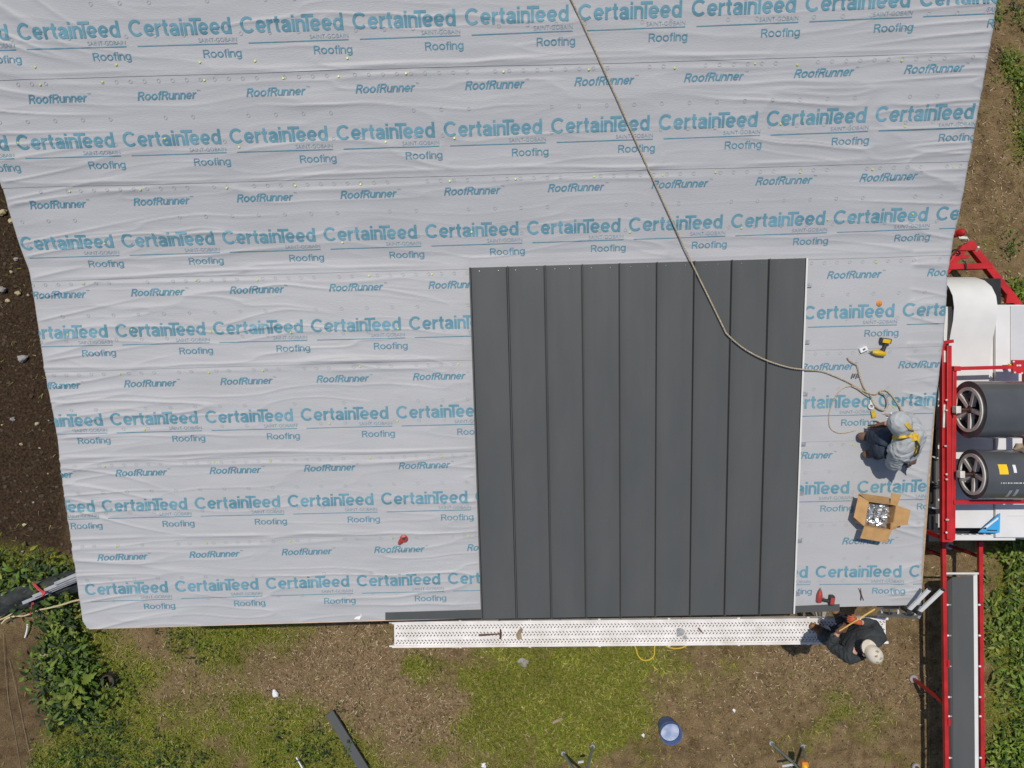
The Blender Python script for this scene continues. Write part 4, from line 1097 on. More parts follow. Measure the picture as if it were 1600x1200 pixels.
def coil(px, py, z, r_out, r_in, length, label, stickers):
    c_ = P(px, py, z); th = empty('metal_coil', c_, label, 'metal coil', 'coils on the machine rack')
    x0 = c_.x; x1 = c_.x + length
    m = MB(); m.ring(((x0 + x1) / 2, c_.y, z), (1, 0, 0), r_in, r_out, length, 56); m.build('wound_sheet', M['steel_gloss'], th, True)
    m = MB(); m.ring((x0 - .004, c_.y, z), (1, 0, 0), r_in - .022, r_in + .016, .02, 44); m.ring((x0 + .12, c_.y, z), (1, 0, 0), r_in - .014, r_in - .002, .05, 40); m.build('core_ring', M['chrome'], th, True)
    m = MB()
    for k in range(5):
        a_ = k * 2 * math.pi / 5 + .5; d = Vector((0, math.cos(a_), math.sin(a_)))
        m.bar(Vector((x0 + .03, c_.y, z)) + d * .05, Vector((x0 + .01, c_.y, z)) + d * (r_in - .01), .045, .05, (1, 0, 0)); m.cur = 1
        m.bar(Vector((x0 + .02, c_.y, z)) + d * (r_in - .02), Vector((x0 + .22, c_.y, z)) + d * (r_in - .03), .07, .03, d); m.cur = 0
    m.build('reel_arm', [M['chrome'], M['chrome']], th)
    m = MB(); m.cyl((x0 - .14, c_.y, z), (x0 + length + .1, c_.y, z), .016, 12); m.cyl((x0 - .0, c_.y, z), (x0 + .06, c_.y, z), .035, 14); m.build('axle', M['rust'], th)
    m = MB(); m.box((x0 - .14, c_.y, z), (.06, .085, .085), None, .008); m.build('bearing_block', M['chrome'], th)
    m = MB(); m.cyl((x1 - .02, c_.y, z), (x1 + .01, c_.y, z), r_in, 30); m.build('end_disc', M['black'], th)
    for (u0, u1, a0, a1, mt, nm) in stickers:
        vs2 = []; n_ = 8
        for q in range(n_ + 1):
            a_ = a0 + (a1 - a0) * q / n_
            for u_ in (u0, u1): vs2.append((x0 + u_, c_.y + math.sin(a_) * (r_out + .002), z + math.cos(a_) * (r_out + .002)))
        m = MB(); m.add(vs2, [[2 * q, 2 * q + 1, 2 * q + 3, 2 * q + 2] for q in range(n_)]); m.build(nm, mt, th)
    return th
coil(1513, 640, 2.42, .345, .255, .62, 'large plain charcoal coil on the machine rack, the upper one in the photo', [])
st = [(.13, .235, .52, .12, M['yellow_label'], 'yellow_sticker'), (.30, .335, .50, .18, M['printwhite'], 'white_sticker'), (.275, .31, -.55, -.95, M['alu_dull'], 'tape_strip'), (.35, .385, -.50, -.90, M['alu_dull'], 'tape_strip')]
rr = random.Random(21)
u_ = .15
while u_ < .52:
    w_ = rr.uniform(.006, .02); st.append((u_, u_ + w_, -.20, -.245, M['printwhite'], 'stencil_mark')); u_ += w_ + rr.uniform(.008, .02)
coil(1519, 741, 2.36, .30, .235, .62, 'smaller charcoal coil with a yellow sticker on the machine rack', st)
m = MB(); m.blob(P(1592, 699, 2.5), (.07, .05, .04), 4, .3); m.blob(P(1600, 703, 2.5), (.05, .04, .04), 6, .3)
tag(m.build('rag_ball', M['stick'], None, True), 'crumpled pale rag tucked between the two coils', 'rag')

# run-out table and formed panel
ZB = .78
tb = empty('runout_table', P(1503, 1000, 0), 'long red roller run-out table leading away from the roll former', 'table')
for (x0, x1) in ((1473.5, 1479), (1531, 1534.5)):
    m = MB(); m.bar(P(x0, 846, ZB), P(x1, 1260, ZB), .055, .06, bev=.006); r_ = m.build('table_rail', M['red'], tb)
m = MB(); m.cyl(P(1475, 896, ZB), P(1531, 896, ZB), .016, 10); m.build('end_roller', M['white'], tb)
for y_ in (945, 993, 1041, 1089, 1119, 1184):
    t = (y_ - 846) / 414
    xl = 1473.5 + 5.5 * t; xr = 1531 + 3.5 * t
    m = MB(); m.cyl(P(xl + 2, y_, ZB), P(xr + 1, y_, ZB), .012, 8); ro_ = m.build('roller', M['alu_dull'], tb)
    m = MB(); m.cyl(P(xl + 3, y_, ZB), P(xl + 6.5, y_, ZB), .014, 8); m.cyl(P(xr - 3.5, y_, ZB + .035), P(xr - .5, y_, ZB + .035), .013, 8); m.build('roller_pin', M['litter'], ro_)
for y_ in (1036, 1127):
    m = MB(); t = (y_ - 846) / 414; m.box(P(1477 + 5.5 * t, y_, ZB), (.05, .11, .06), None, .006); m.build('rail_bracket', M['red'], tb)
def leg(a, b2, mt='dark_red'):
    m = MB(); m.bar(a, b2, .04, .04); f_ = m.build('leg', M[mt], tb)
    m = MB(); m.cyl(Vector(b2) + Vector((0, 0, -.0)), Vector(b2) + Vector((0, 0, -.03)), .06, 12); m.build('foot', M['alu_dull'], f_)
leg(P(1474, 1098, ZB - .04), P(1428, 1061, .06)); q = P(1531, 1098, ZB - .04); leg(q, (q.x + .25, q.y + .3, .05))
for y_ in (870, 1240):
    for x_ in (1475, 1531): q = P(x_, y_, ZB - .03); leg(q, (q.x, q.y, .05))
m = MB()
ZPn = ZB + .02
c4 = [P(1487.5, 902, ZPn), P(1521, 900, ZPn), P(1524, 1260, ZPn), P(1490, 1260, ZPn)]
m.poly(c4, .004)
fp = empty('formed_panel', P(1505, 1050, ZPn), 'freshly formed charcoal roof panel lying on the run-out table', 'metal panel'); m.build('pan', M['steel'], fp)
m = MB(); m.poly([P(1521, 900, ZPn + .006), P(1527, 897.5, ZPn + .006), P(1529.5, 1260, ZPn + .006), P(1524, 1260, ZPn + .006)], .03); m.build('seam_leg', M['white_steel'], fp)
m = MB(); m.poly([P(1479.5, 908, ZPn - .05), P(1487.2, 903, ZPn - .002), P(1489.7, 1260, ZPn - .002), P(1484, 1260, ZPn - .05)], .003); m.build('seam_leg', M['steel'], fp)

# ------------------------------------------------------------------ objects on the ground
def g0(px, py, z=0.02): return P(px, py, z)
bk = empty('bucket', P(1041, 1131, 0), 'blue bucket with pale residue standing on the bare soil', 'bucket')
cb = P(1041.5, 1133, .03); ct = P(1053, 1151, .36)
axb = Vector((cb.x, cb.y, 0)); 
ct = Vector((cb.x + .02, cb.y - .025, .27))
def fr(t): return cb.lerp(ct, t)
m = MB(); seg = 32; vs_ = []; fs_ = []
lv = [(0, .135, 0), (.7, .155, 0), (.72, .163, 0), (.78, .163, 0), (.80, .158, 0), (1, .162, 0), (1.0, .168, 0), (.985, .168, 0), (.985, .156, 1), (.22, .138, 1)]
for (t, r_, _) in lv:
    for k in range(seg): a_ = 2 * math.pi * k / seg; vs_.append(fr(t) + Vector((math.cos(a_) * r_, math.sin(a_) * r_, 0)))
for i in range(len(lv) - 1):
    for k in range(seg): k2 = (k + 1) % seg; fs_.append([i * seg + k, i * seg + k2, (i + 1) * seg + k2, (i + 1) * seg + k])
fs_.append([k for k in range(seg)][::-1])
m.add(vs_, fs_).build('pail', M['bucket'], bk, True)
m = MB(); c_ = fr(.68); m.tube([c_ + Vector((0, 0, -.004)), c_ + Vector((0, 0, .002))], .142, 28); m.build('residue', M['bucket_in'], bk)
m = MB(); ptsh = [fr(1) + Vector((math.cos(a_) * .165, math.sin(a_) * .165, -.01 - .03 * math.sin((a_ - 2.2)))) for a_ in np.linspace(2.2, 2.2 + math.pi, 16)]; m.tube(ptsh, .005, 6); m.build('handle', M['tool_steel'], bk, True)
# dark offcut on the grass
m = MB(); m.poly([P(509, 1118, .09), P(520, 1110, .09), P(577, 1202, .11), P(562, 1206, .11)], .035)
tag(m.build('metal_offcut', M['steel'], None), 'dark grey strip of metal trim lying on the grass', 'metal strip')
# folding stands, mostly below the picture edge
def stand(name, apex_px, legs, label, extra=None):
    ap = P(*apex_px); th = empty(name, (ap.x, ap.y, 0), label, 'stand')
    for (px, py) in legs:
        b2 = P(px, py, .04); m = MB(); m.bar(ap, b2, .035, .03, bev=.004); l_ = m.build('leg', M['stand'], th)
        m = MB(); m.cyl(b2 + Vector((0, 0, .015)), b2 + Vector((0, 0, -.03)), .035, 10); m.build('foot', M['alu_dull'], l_)
    m = MB(); m.cyl(ap + Vector((0, 0, -.04)), ap + Vector((0, 0, .03)), .045, 12); m.build('hub', M['stand'], th)
    m = MB(); m.bar(P(903, 1191, .5) if apex_px[0] < 1000 else P(1222, 1197, .35), P(912, 1189.5, .5) if apex_px[0] < 1000 else P(1240, 1194, .35), .03, .02); m.build('brace', M['alu'], th)
    if extra: extra(th, ap)
stand('roller_stand', (912, 1226, .75), [(880, 1177), (926, 1166), (905, 1290)], 'grey tripod stand on the grass at the bottom edge')
def clamp(th, ap):
    q = P(1257, 1196, .78); m = MB(); m.box(q, (.09, .12, .07), None, .012); m.build('clamp', M['orange'], th)
    m = MB(); m.tube([q + Vector((0, 0, .03)), q + Vector((0, 0, .05))], [.03, .02], 12); m.build('knob', M['yellow_label'], th)
stand('saw_stand', (1262, 1212, .72), [(1205, 1161), (1254, 1166), (1290, 1290)], 'grey tripod stand with an orange clamp at the bottom edge', clamp)
# flower pot
c_ = P(172, 1062, .08)
m = MB(); m.ring(c_, (0, 0, 1), .085, .105, .16, 24); pt = m.build('plant_pot', M['pot'], None, True)
m = MB(); m.tube([c_ + Vector((0, 0, -.06)), c_ + Vector((0, 0, -.03))], .084, 20); m.build('potting_soil', M['clod'], pt)
tag(pt, 'empty dark plastic pot beside the leafy weeds', 'pot')
# scraps, sticks and stones one can point at
def stone(name, px, py, s, mt, label, seed, cat='stone', group=None, h=.6):
    m = MB(); m.blob(P(px, py, s * h * .55), (s, s * .8, s * h), seed, .28); return tag(m.build(name, M[mt], None), label, cat, group)
stone('flat_stone', 70, 1024, .09, 'rock', 'pale flat stone on the bare soil left of the weeds', 31, h=.35)
stone('paving_stone', 818, 1035, .08, 'rock_grey', 'grey brown stone in the grass below the plank', 37, h=.3)
m = MB(); m.poly([P(861, 1129, .03), P(877, 1121, .05), P(880, 1124, .05), P(864, 1132, .03)], .02); tag(m.build('wood_scrap', M['stick']), 'pale split wood scrap on the grass right of centre', 'wood scrap')
for k, (px, py, s, lab) in enumerate([(430, 1084, .045, 'white scrap on the straw above the dark metal strip'), (756, 1196, .04, 'white scrap in the grass at the bottom edge'), (1147, 1110, .022, 'tiny white scrap on the bare soil right of the bucket'), (1005, 1149, .022, 'tiny white scrap on the grass edge left of the bucket')]):
    m = MB(); m.blob(P(px, py, .05), (s, s * 1.2, s * .5), 40 + k, .4, 2); tag(m.build('white_scrap', M['litter']), lab, 'scrap', 'white scraps on the ground')
m = MB(); m.bar(P(463, 1183, .1), P(475, 1204, .1), .018, .02); tag(m.build('white_stick', M['litter']), 'thin white stick in the grass left of the dark metal strip', 'stick')
m = MB(); m.tube([P(45, 1100, .05), P(60, 1084, .07), P(80, 1064, .06)], [.012, .016, .010], 7); tag(m.build('dark_branch', M['twig']), 'straight dark branch lying on the soil at the left', 'branch')
rocks = [(35, 560, .10), (3, 332, .09), (18, 345, .07), (20, 655, .06), (58, 662, .05), (33, 694, .04), (3, 452, .08), (28, 458, .06), (57, 765, .025), (52, 785, .025), (75, 740, .02), (38, 820, .04), (76, 657, .02), (3, 664, .02), (62, 700, .025), (35, 862, .03), (44, 461, .03), (12, 470, .05), (25, 405, .05), (18, 425, .045)]
for k, (px, py, s) in enumerate(rocks):
    s *= .72
    stone('pale_rock', px, py, s, 'rock' if k % 3 else 'rock_grey', 'pale rock in the dark soil at the left of the house', 60 + k, 'rock', 'pale rocks in the dark soil', .7)

# ------------------------------------------------------------------ vegetation and litter on the ground
def density_at(x, y):
    px, py = to_px(x, y); g_, s_, d_, l_ = ground_fields(px, py)
    n_ = fbm(x * 1.6, y * 1.6, 2, 4)
    gm_ = np.clip((g_ * (0.0 + 0.85 * n_ + 1.5 * fbm(x * 4.2, y * 4.2, 12, 4)) - 0.34) * 1.45, 0, 1); return gm_, s_, d_, l_
def in_view(x, y):
    px, py = to_px(x, y)
    roof = (px > 180) & (px < 1360) & (py < 900)
    return (px > -90) & (px < 1690) & (py > -60) & (py < 1290) & ~roof
def scatter(n, weight_fn):
    x = NP.uniform(-9.3, 9.3, n); y = NP.uniform(-7.0, 6.8, n)
    k = in_view(x, y); x, y = x[k], y[k]
    w = weight_fn(x, y); k = NP.random(len(x)) < w
    return x[k], y[k]
def blades(name, x, y, L, W, tone, mt, lean=(0.3, 1.2), zoff=0.0, seg=2):
    n = len(x); a = NP.uniform(0, 2 * np.pi, n); ln = NP.uniform(*lean, n)
    dx = np.cos(a); dy = np.sin(a)
    z0 = ground_z(x, y) + zoff
    V = np.zeros((n, 2 * (seg + 1), 3))
    for k in range(seg + 1):
        t = k / seg
        ang = ln * (0.55 + 0.45 * t)
        hx = L * t * np.sin(ang); hz = L * t * np.cos(ang)
        w = W * (1 - 0.85 * t)
        for s_, sg_ in ((0, -1), (1, 1)):
            V[:, 2 * k + s_, 0] = x + dx * hx - dy * w * sg_; V[:, 2 * k + s_, 1] = y + dy * hx + dx * w * sg_; V[:, 2 * k + s_, 2] = z0 + np.maximum(hz, 0.004)
    base = np.arange(n)[:, None] * 2 * (seg + 1)
    Fq = np.concatenate([base + np.array([[2 * k, 2 * k + 1, 2 * k + 3, 2 * k + 2]]) for k in range(seg)], 0)
    T = np.repeat(tone, 2 * (seg + 1), axis=0)
    return mesh_np(name, V.reshape(-1, 3), Fq, mt, None, False, T)
def tones(n, pal, w=None, jit=.25):
    pal = np.array(pal); i = NP.choice(len(pal), n, p=w); return pal[i] * NP.uniform(1 - jit, 1 + jit, (n, 1))
gx, gy = scatter(430000, lambda x, y: np.clip(density_at(x, y)[0], 0, 1) ** 1.15 * 0.9 + .012 + .03 * ((to_px(x, y)[0] > 1000) & (fbm(x * 3, y * 3, 141, 3) > .5)))
n = len(gx)
cl = (.48 + 1.1 * fbm(gx * 3.1, gy * 3.1, 121, 3))[:, None]
tn_ = tones(n, [(.24, .30, .024), (.34, .385, .040), (.13, .205, .020), (.48, .43, .10), (.56, .46, .22)], [.32, .26, .17, .15, .10]) * cl
yel = np.clip(fbm(gx * 1.9, gy * 1.9, 131, 3) * 2 - .75, 0, 1)[:, None] * np.clip((to_px(gx, gy)[0][:, None] - 300) / 300, 0, 1)
tn_ = tn_ * (1 - .4 * yel) + .4 * yel * tn_.mean(1)[:, None] * np.array([[1.75, 1.5, .5]])
o = blades('turf_grass', gx, gy, NP.uniform(.03, .10, n), NP.uniform(.0032, .0085, n), tn_, M['blade'], (.35, 1.35))
tag(o, 'short patchy grass over the yard', 'grass', kind='stuff')
sx, sy = scatter(300000, lambda x, y: np.clip(density_at(x, y)[1], 0, 1) * (1 - .6 * density_at(x, y)[0]) * .8 * (0.35 + vn(x * 5, y * 5, 77)))
n = len(sx)
o = blades('straw_litter', sx, sy, NP.uniform(.02, .075, n), NP.uniform(.0025, .0075, n), tones(n, [(.42, .30, .17), (.28, .19, .10), (.60, .47, .31), (.085, .055, .032)], [.34, .25, .19, .22]), M['straw'], (1.35, 1.56), .006)
tag(o, 'dry straw and dead grass litter on the brown soil', 'straw', kind='stuff')
# weeds with broad leaves
def weeds(name, spots, label, cat, pal, wts, size=(.03, .125), leaves=(5, 12), height=(.05, .30), kind='stuff', aspect=.42):
    Vs = []; Fs = []; T = []; o_ = 0
    pal = np.array(pal)
    for (x, y, sc) in spots:
        z0 = float(ground_z(x, y)); nl = R.randint(*leaves); hh = R.uniform(*height) * sc
        base_t = pal[R.choices(range(len(pal)), wts)[0]]
        for k in range(nl):
            a_ = R.uniform(0, 6.283); rr_ = R.uniform(.01, .13) * sc; L = R.uniform(*size) * sc; el = R.uniform(-.25, .75)
            c_ = np.array([x + math.cos(a_) * rr_, y + math.sin(a_) * rr_, z0 + hh * R.uniform(.25, 1.0) + .01])
            d = np.array([math.cos(a_) * math.cos(el), math.sin(a_) * math.cos(el), math.sin(el)]); sd = np.array([-math.sin(a_), math.cos(a_), R.uniform(-.4, .4)]); up = np.array([0, 0, 1.])
            W = L * aspect * R.uniform(.8, 1.2)
            pr = [(0, .08), (.3, .9), (.62, .75), (1, .03)]
            for (t, w_) in pr:
                p_ = c_ + d * L * t - up * (L * .35 * t * t)
                Vs.append(p_ - sd * W * w_ * .5 + up * W * w_ * .14); Vs.append(p_); Vs.append(p_ + sd * W * w_ * .5 + up * W * w_ * .14)
            for q in range(3):
                b_ = o_ + q * 3
                Fs += [[b_, b_ + 1, b_ + 4, b_ + 3], [b_ + 1, b_ + 2, b_ + 5, b_ + 4]]
            tn = base_t * R.uniform(.42, 1.5); T += [tn] * 12; o_ += 12
    ob = mesh_np(name, np.array(Vs), np.array(Fs), M['leaf'], None, True, np.array(T))
    return tag(ob, label, cat, kind=kind)
def wspots(n, regs, sc=(.7, 1.4)):
    out = []
    for (cx_, cy_, rx, ry, w) in regs:
        for _ in range(int(n * w)):
            px = R.gauss(cx_, rx * .6); py = R.gauss(cy_, ry * .6); q = P(px, py, 0); out.append((q.x, q.y, R.uniform(*sc)))
    return out
GP = [(.095, .165, .016), (.155, .225, .024), (.045, .085, .014), (.24, .28, .045), (.04, .075, .022)]
weeds('leafy_weeds', wspots(100, [(40, 905, 70, 36, .9), (95, 965, 34, 55, .8), (108, 1030, 38, 50, 1.1), (125, 1090, 36, 45, .9), (90, 920, 25, 30, .5)]) + wspots(100, [(165, 1140, 60, 40, 1.0), (130, 1185, 60, 30, 1.0), (240, 1190, 80, 30, .7), (200, 1060, 30, 20, .25), (300, 1000, 60, 20, .3), (470, 1160, 60, 30, .5)], (.3, .75)), 'dense patch of broad leafy weeds at the lower left', 'weeds', GP, [.3, .2, .25, .1, .15])
weeds('bright_weeds', wspots(100, [(1585, 960, 34, 70, 1.3), (1595, 1080, 40, 80, 1.2), (1580, 1180, 34, 40, .9), (1590, 870, 20, 24, .5), (1598, 465, 18, 20, .3)], (.6, 1.2)), 'dense bright green weeds along the right of the run-out table', 'weeds', [(.125, .205, .02), (.19, .275, .035), (.06, .11, .018), (.26, .30, .06)], [.4, .3, .15, .15], (.03, .12), (6, 12), (.03, .2))
weeds('fence_weeds', wspots(40, [(1590, 125, 20, 34, .9), (1598, 215, 16, 40, .8), (1570, 95, 12, 12, .3), (1592, 20, 16, 20, .3), (1548, 16, 12, 14, .3), (1575, 400, 12, 30, .25)], (.6, 1.1)), 'scattered broad weeds beyond the upper right roof edge', 'weeds', GP, [.3, .3, .1, .2, .1], (.04, .08), (6, 11), (.03, .15))
weeds('yard_weeds', wspots(10, [(525, 1103, 8, 8, .3), (552, 1112, 8, 10, .4), (655, 1135, 12, 8, .4), (690, 1125, 10, 10, .3), (590, 1150, 16, 12, .2), (640, 1152, 12, 6, .3), (215, 1020, 12, 10, .5), (1305, 1080, 8, 8, .4), (1370, 1110, 8, 8, .4), (500, 1130, 8, 10, .3)], (.5, .9)), 'small leafy weeds dotted over the brown yard', 'weeds', GP, [.4, .3, .2, .05, .05], (.03, .06), (5, 9), (.01, .06))
# thistle with light jagged leaves
def thistle(px, py, lab, sizes, tone):
    q = P(px, py, .0); m = MB(); th = empty('thistle', (q.x, q.y, 0), lab, 'thistle', 'pale jagged plants among the weeds')
    for (a_, L) in sizes:
        d = Vector((math.cos(a_), math.sin(a_), 0)); sd = Vector((-d.y, d.x, 0)); n_ = 14; vs_ = []; fs_ = []
        for k in range(n_ + 1):
            t = k / n_; w_ = L * .24 * math.sin(math.pi * min(1, t * .93 + .07)) * (1.0 if k % 2 else .62); c_ = Vector((q.x, q.y, .16)) + d * L * t + Vector((0, 0, .12 * math.sin(math.pi * t * .8)))
            vs_ += [c_ - sd * w_ + Vector((0, 0, .02)), c_, c_ + sd * w_ + Vector((0, 0, .02))]
        for k in range(n_): fs_ += [[3 * k, 3 * k + 1, 3 * k + 4, 3 * k + 3], [3 * k + 1, 3 * k + 2, 3 * k + 5, 3 * k + 4]]
        me = bpy.data.meshes.new('leaf'); me.from_pydata(vs_, [], fs_)
        a2 = me.color_attributes.new('tone', 'FLOAT_COLOR', 'POINT'); a2.data.foreach_set('color', list(tone + (1,)) * len(vs_))
        link('leaf', me, M['leaf'], th, True)
    MB().cyl((q.x, q.y, 0), (q.x, q.y, .2), .012, 7).build('stem', M['stick'], th)
thistle(136, 1059, 'pale green jagged thistle beside the dark pot', [(.55, .36), (2.6, .25), (4.2, .28), (5.6, .2), (1.6, .2)], (.19, .26, .03))
thistle(124, 1079, 'smaller yellowish jagged thistle just below the other among the weeds', [(-.35, .26), (2.9, .2), (1.2, .18), (4.4, .2)], (.21, .25, .035))
# clods on the dark soil
m = MB(); rr = random.Random(77)
for k in range(1500):
    px = rr.uniform(-30, 150); py = rr.uniform(300, 900); s = .006 + .03 * rr.random() ** 3.5; q = P(px, py, 0); q.z = float(ground_z(q.x, q.y)) + s * .1
    m.blob(q, (s * rr.uniform(.7, 1.3), s * rr.uniform(.7, 1.2), s * .55), k, .6, 1)
for k in range(500):
    px = rr.uniform(1000, 1500); py = rr.uniform(970, 1230); s = rr.uniform(.006, .018); q = P(px, py, 0); q.z = float(ground_z(q.x, q.y)) + s * .2
    m.blob(q, (s, s, s * .6), k, .35, 1)
tag(m.build('soil_clods', M['clod'], None), 'loose dark clods of soil', 'soil', kind='stuff')

# ------------------------------------------------------------------ people
from mathutils import noise as pnoise
def skin(name, chains, mt, parent=None, sub=2, fold=0.0):
    """one mesh grown by a Skin modifier over joint chains; chains: list of lists of (pos, radius or (rx, ry)); shared joints by equal position"""
    idx_ = {}; vs_ = []; rd = []; ed = []; roots = []
    for ch in chains:
        prev = None
        for (p_, r_) in ch:
            key = tuple(round(c, 4) for c in p_)
            if key not in idx_:
                idx_[key] = len(vs_); vs_.append(tuple(p_)); rd.append((r_, r_) if not isinstance(r_, tuple) else r_)
            i = idx_[key]
            if prev is not None and prev != i: ed.append((prev, i))
            prev = i
    me = bpy.data.meshes.new(name); me.from_pydata(vs_, ed, [])
    ob = bpy.data.objects.new(name, me); C.objects.link(ob)
    md = ob.modifiers.new('skin', 'SKIN'); md.use_smooth_shade = True
    if not me.skin_vertices: raise RuntimeError('no skin layer')
    comp = list(range(len(vs_)))
    def find(i):
        while comp[i] != i: i = comp[i]
        return i
    for a_, b_ in ed: comp[find(b_)] = find(a_)
    seen = set()
    for i in range(len(vs_)):
        sv = me.skin_vertices[0].data[i]; sv.radius = rd[i]
        f_ = find(i); sv.use_root = f_ not in seen; seen.add(f_)
    s2 = ob.modifiers.new('sub', 'SUBSURF'); s2.levels = sub; s2.render_levels = sub
    dg = bpy.context.evaluated_depsgraph_get(); dg.update()
    m2 = bpy.data.meshes.new_from_object(ob.evaluated_get(dg))
    bpy.data.objects.remove(ob); bpy.data.meshes.remove(me)
    m2.name = name; m2.materials.clear()
    if fold:
        nn = [v.normal.copy() for v in m2.vertices]
        for v, n_ in zip(m2.vertices, nn):
            p_ = v.co; q_ = Vector((p_.x * 9 + 3.0 * pnoise.noise(p_ * 5), p_.y * 9, p_.z * 19))
            v.co = p_ + n_ * fold * ((1 - abs(pnoise.noise(q_)) * 2.2) + .5 * pnoise.noise(p_ * 34))
    return link(name, m2, mt, parent, True)
def hand_chains(wrist, fingers_dir, palm_n, s=1.0, curl=.9):
    w = Vector(wrist); f = Vector(fingers_dir).normalized(); n_ = Vector(palm_n).normalized(); sd = f.cross(n_).normalized(); n_ = sd.cross(f)
    pc = w + f * .05 * s
    ch = [[(w - f * .045 * s, .036 * s), (w, .032 * s), (pc, (.040 * s, .018 * s)), (w + f * .09 * s, (.038 * s, .015 * s))]]
    for k, (off, L) in enumerate(((-.030, .068), (-.010, .078), (.010, .073), (.030, .056))):
        b_ = w + f * .085 * s + sd * off * s; a1 = curl * .5; p1 = b_ + (f * math.cos(a1) + n_ * math.sin(a1)) * L * .5 * s
        a2 = curl * 1.2; p2 = p1 + (f * math.cos(a2) + n_ * math.sin(a2)) * L * .5 * s
        ch.append([(b_ - f * .012 * s, .0095 * s), (b_, .0095 * s), (p1, .0085 * s), (p2, .0075 * s)])
    tb_ = w + f * .03 * s - sd * .034 * s; t1 = tb_ + (f * .6 - sd * .6 + n_ * .4).normalized() * .034 * s; t2 = t1 + (f * .8 + n_ * .7).normalized() * .03 * s
    ch.append([(tb_ + sd * .012 * s, .012 * s), (tb_, .012 * s), (t1, .010 * s), (t2, .008 * s)])
    return ch
def face(person, head, fwd, up, s=1.0):
    f = Vector(fwd).normalized(); u = Vector(up).normalized(); sd = f.cross(u).normalized(); h_ = Vector(head)
    for k in (-1, 1):
        c_ = h_ + f * .092 * s + sd * .032 * k * s + u * .008; m = MB(); m.blob(c_, (.011, .011, .011), 1, .0, 2); m.build('eye', M['litter'], person, True)
        c_ = h_ + sd * .079 * k * s - u * .005; m = MB(); m.blob(c_, (.016, .016, .03), 2, .15, 2); m.build('ear', M['skin'], person, True)
    m = MB(); m.tube([h_ + f * .088 * s + u * .012, h_ + f * .118 * s - u * .026, h_ + f * .09 * s - u * .034], [.008, .015, .010], 8); m.build('nose', M['skin'], person, True)
    m = MB(); a_ = h_ + f * .090 * s - u * .055; m.tube([a_ - sd * .024, a_ + f * .008, a_ + sd * .024], [.004, .008, .004], 8); m.build('mouth', M['tool_red'], person, True)

# worker standing on the plank at the eave
hipc = P(1327, 994, 2.20); neck = P(1351, 1011, 2.80); head = P(1361, 1019, 2.95); chest = P(1343, 1003, 2.58); belly = P(1335, 998, 2.40)
shL, shR = P(1325, 1026, 2.70), P(1374, 994, 2.70)
elL, elR = P(1297, 1008, 2.50), P(1364, 975, 2.52); haL, haR = P(1311, 986, 2.56), P(1341, 972, 2.58)
hL, hR = hipc + Vector((-.09, -.06, -.03)), hipc + Vector((.09, .06, -.03))
knL, knR = P(1287, 996, 1.80), P(1316, 968, 1.82); anL, anR = P(1289, 990, 1.42), P(1317, 972, 1.42)
pw = skin('person', [[(hipc, (.15, .11)), (belly, (.14, .10)), (chest, (.17, .12)), (neck - Vector((0, 0, .04)), .055), (neck, .052), (head - Vector((0, 0, .02)), (.08, .09)), (head + Vector((0, 0, .06)), (.083, .095)), (head + Vector((0, 0, .12)), .05)],
    [(chest, (.17, .12)), (shL, .05), (elL, .045), (haL, .028)], [(chest, (.17, .12)), (shR, .05), (elR, .045), (haR, .028)],
    [(hipc, (.15, .11)), (hL, .09), (knL, .062), (anL, .042)], [(hipc, (.15, .11)), (hR, .09), (knR, .062), (anR, .042)]], M['skin'])
tag(pw, 'worker in dark jacket and cream cap standing on the plank with a folding rule', 'person')
skin('jacket', [[(hipc + Vector((0, 0, -.02)), (.185, .145)), (belly, (.20, .165)), (chest, (.205, .16)), (chest.lerp(neck, .6), (.12, .10)), (neck - Vector((0, 0, .03)), .086), (neck + Vector((0, 0, .015)), .080)],
    [(chest, (.205, .16)), (shL, .088), (shL.lerp(elL, .5), .076), (elL, .070), (elL.lerp(haL, .75), .050)], [(chest, (.205, .16)), (shR, .088), (shR.lerp(elR, .5), .076), (elR, .070), (elR.lerp(haR, .75), .050)]], M['jacket'], pw, 4, .011)
skin('trousers', [[(hipc, (.17, .13)), (hL, .112), (knL, .088), (anL, .075)], [(hipc, (.17, .13)), (hR, .112), (knR, .088), (anR, .075)]], M['jeans'], pw, 4, .008)
fw = Vector((-.52, .85, 0))
for (an, d) in ((anL, Vector((-.86, .5, 0))), (anR, Vector((-.5, .86, 0)))):
    b_ = Vector((an.x, an.y, ZP + .055)); skin('boot', [[(an + Vector((0, 0, .03)), .068), (b_ + Vector((0, 0, .02)), .062), (b_ + d * .10, (.055, .048)), (b_ + d * .20, (.048, .036))], [(b_ + Vector((0, 0, .02)), .062), (b_ - d * .06, (.05, .05))]], M['boot'], pw)
face(pw, head + Vector((0, 0, -.02)) + fw * .0, fw, (0, 0, 1))
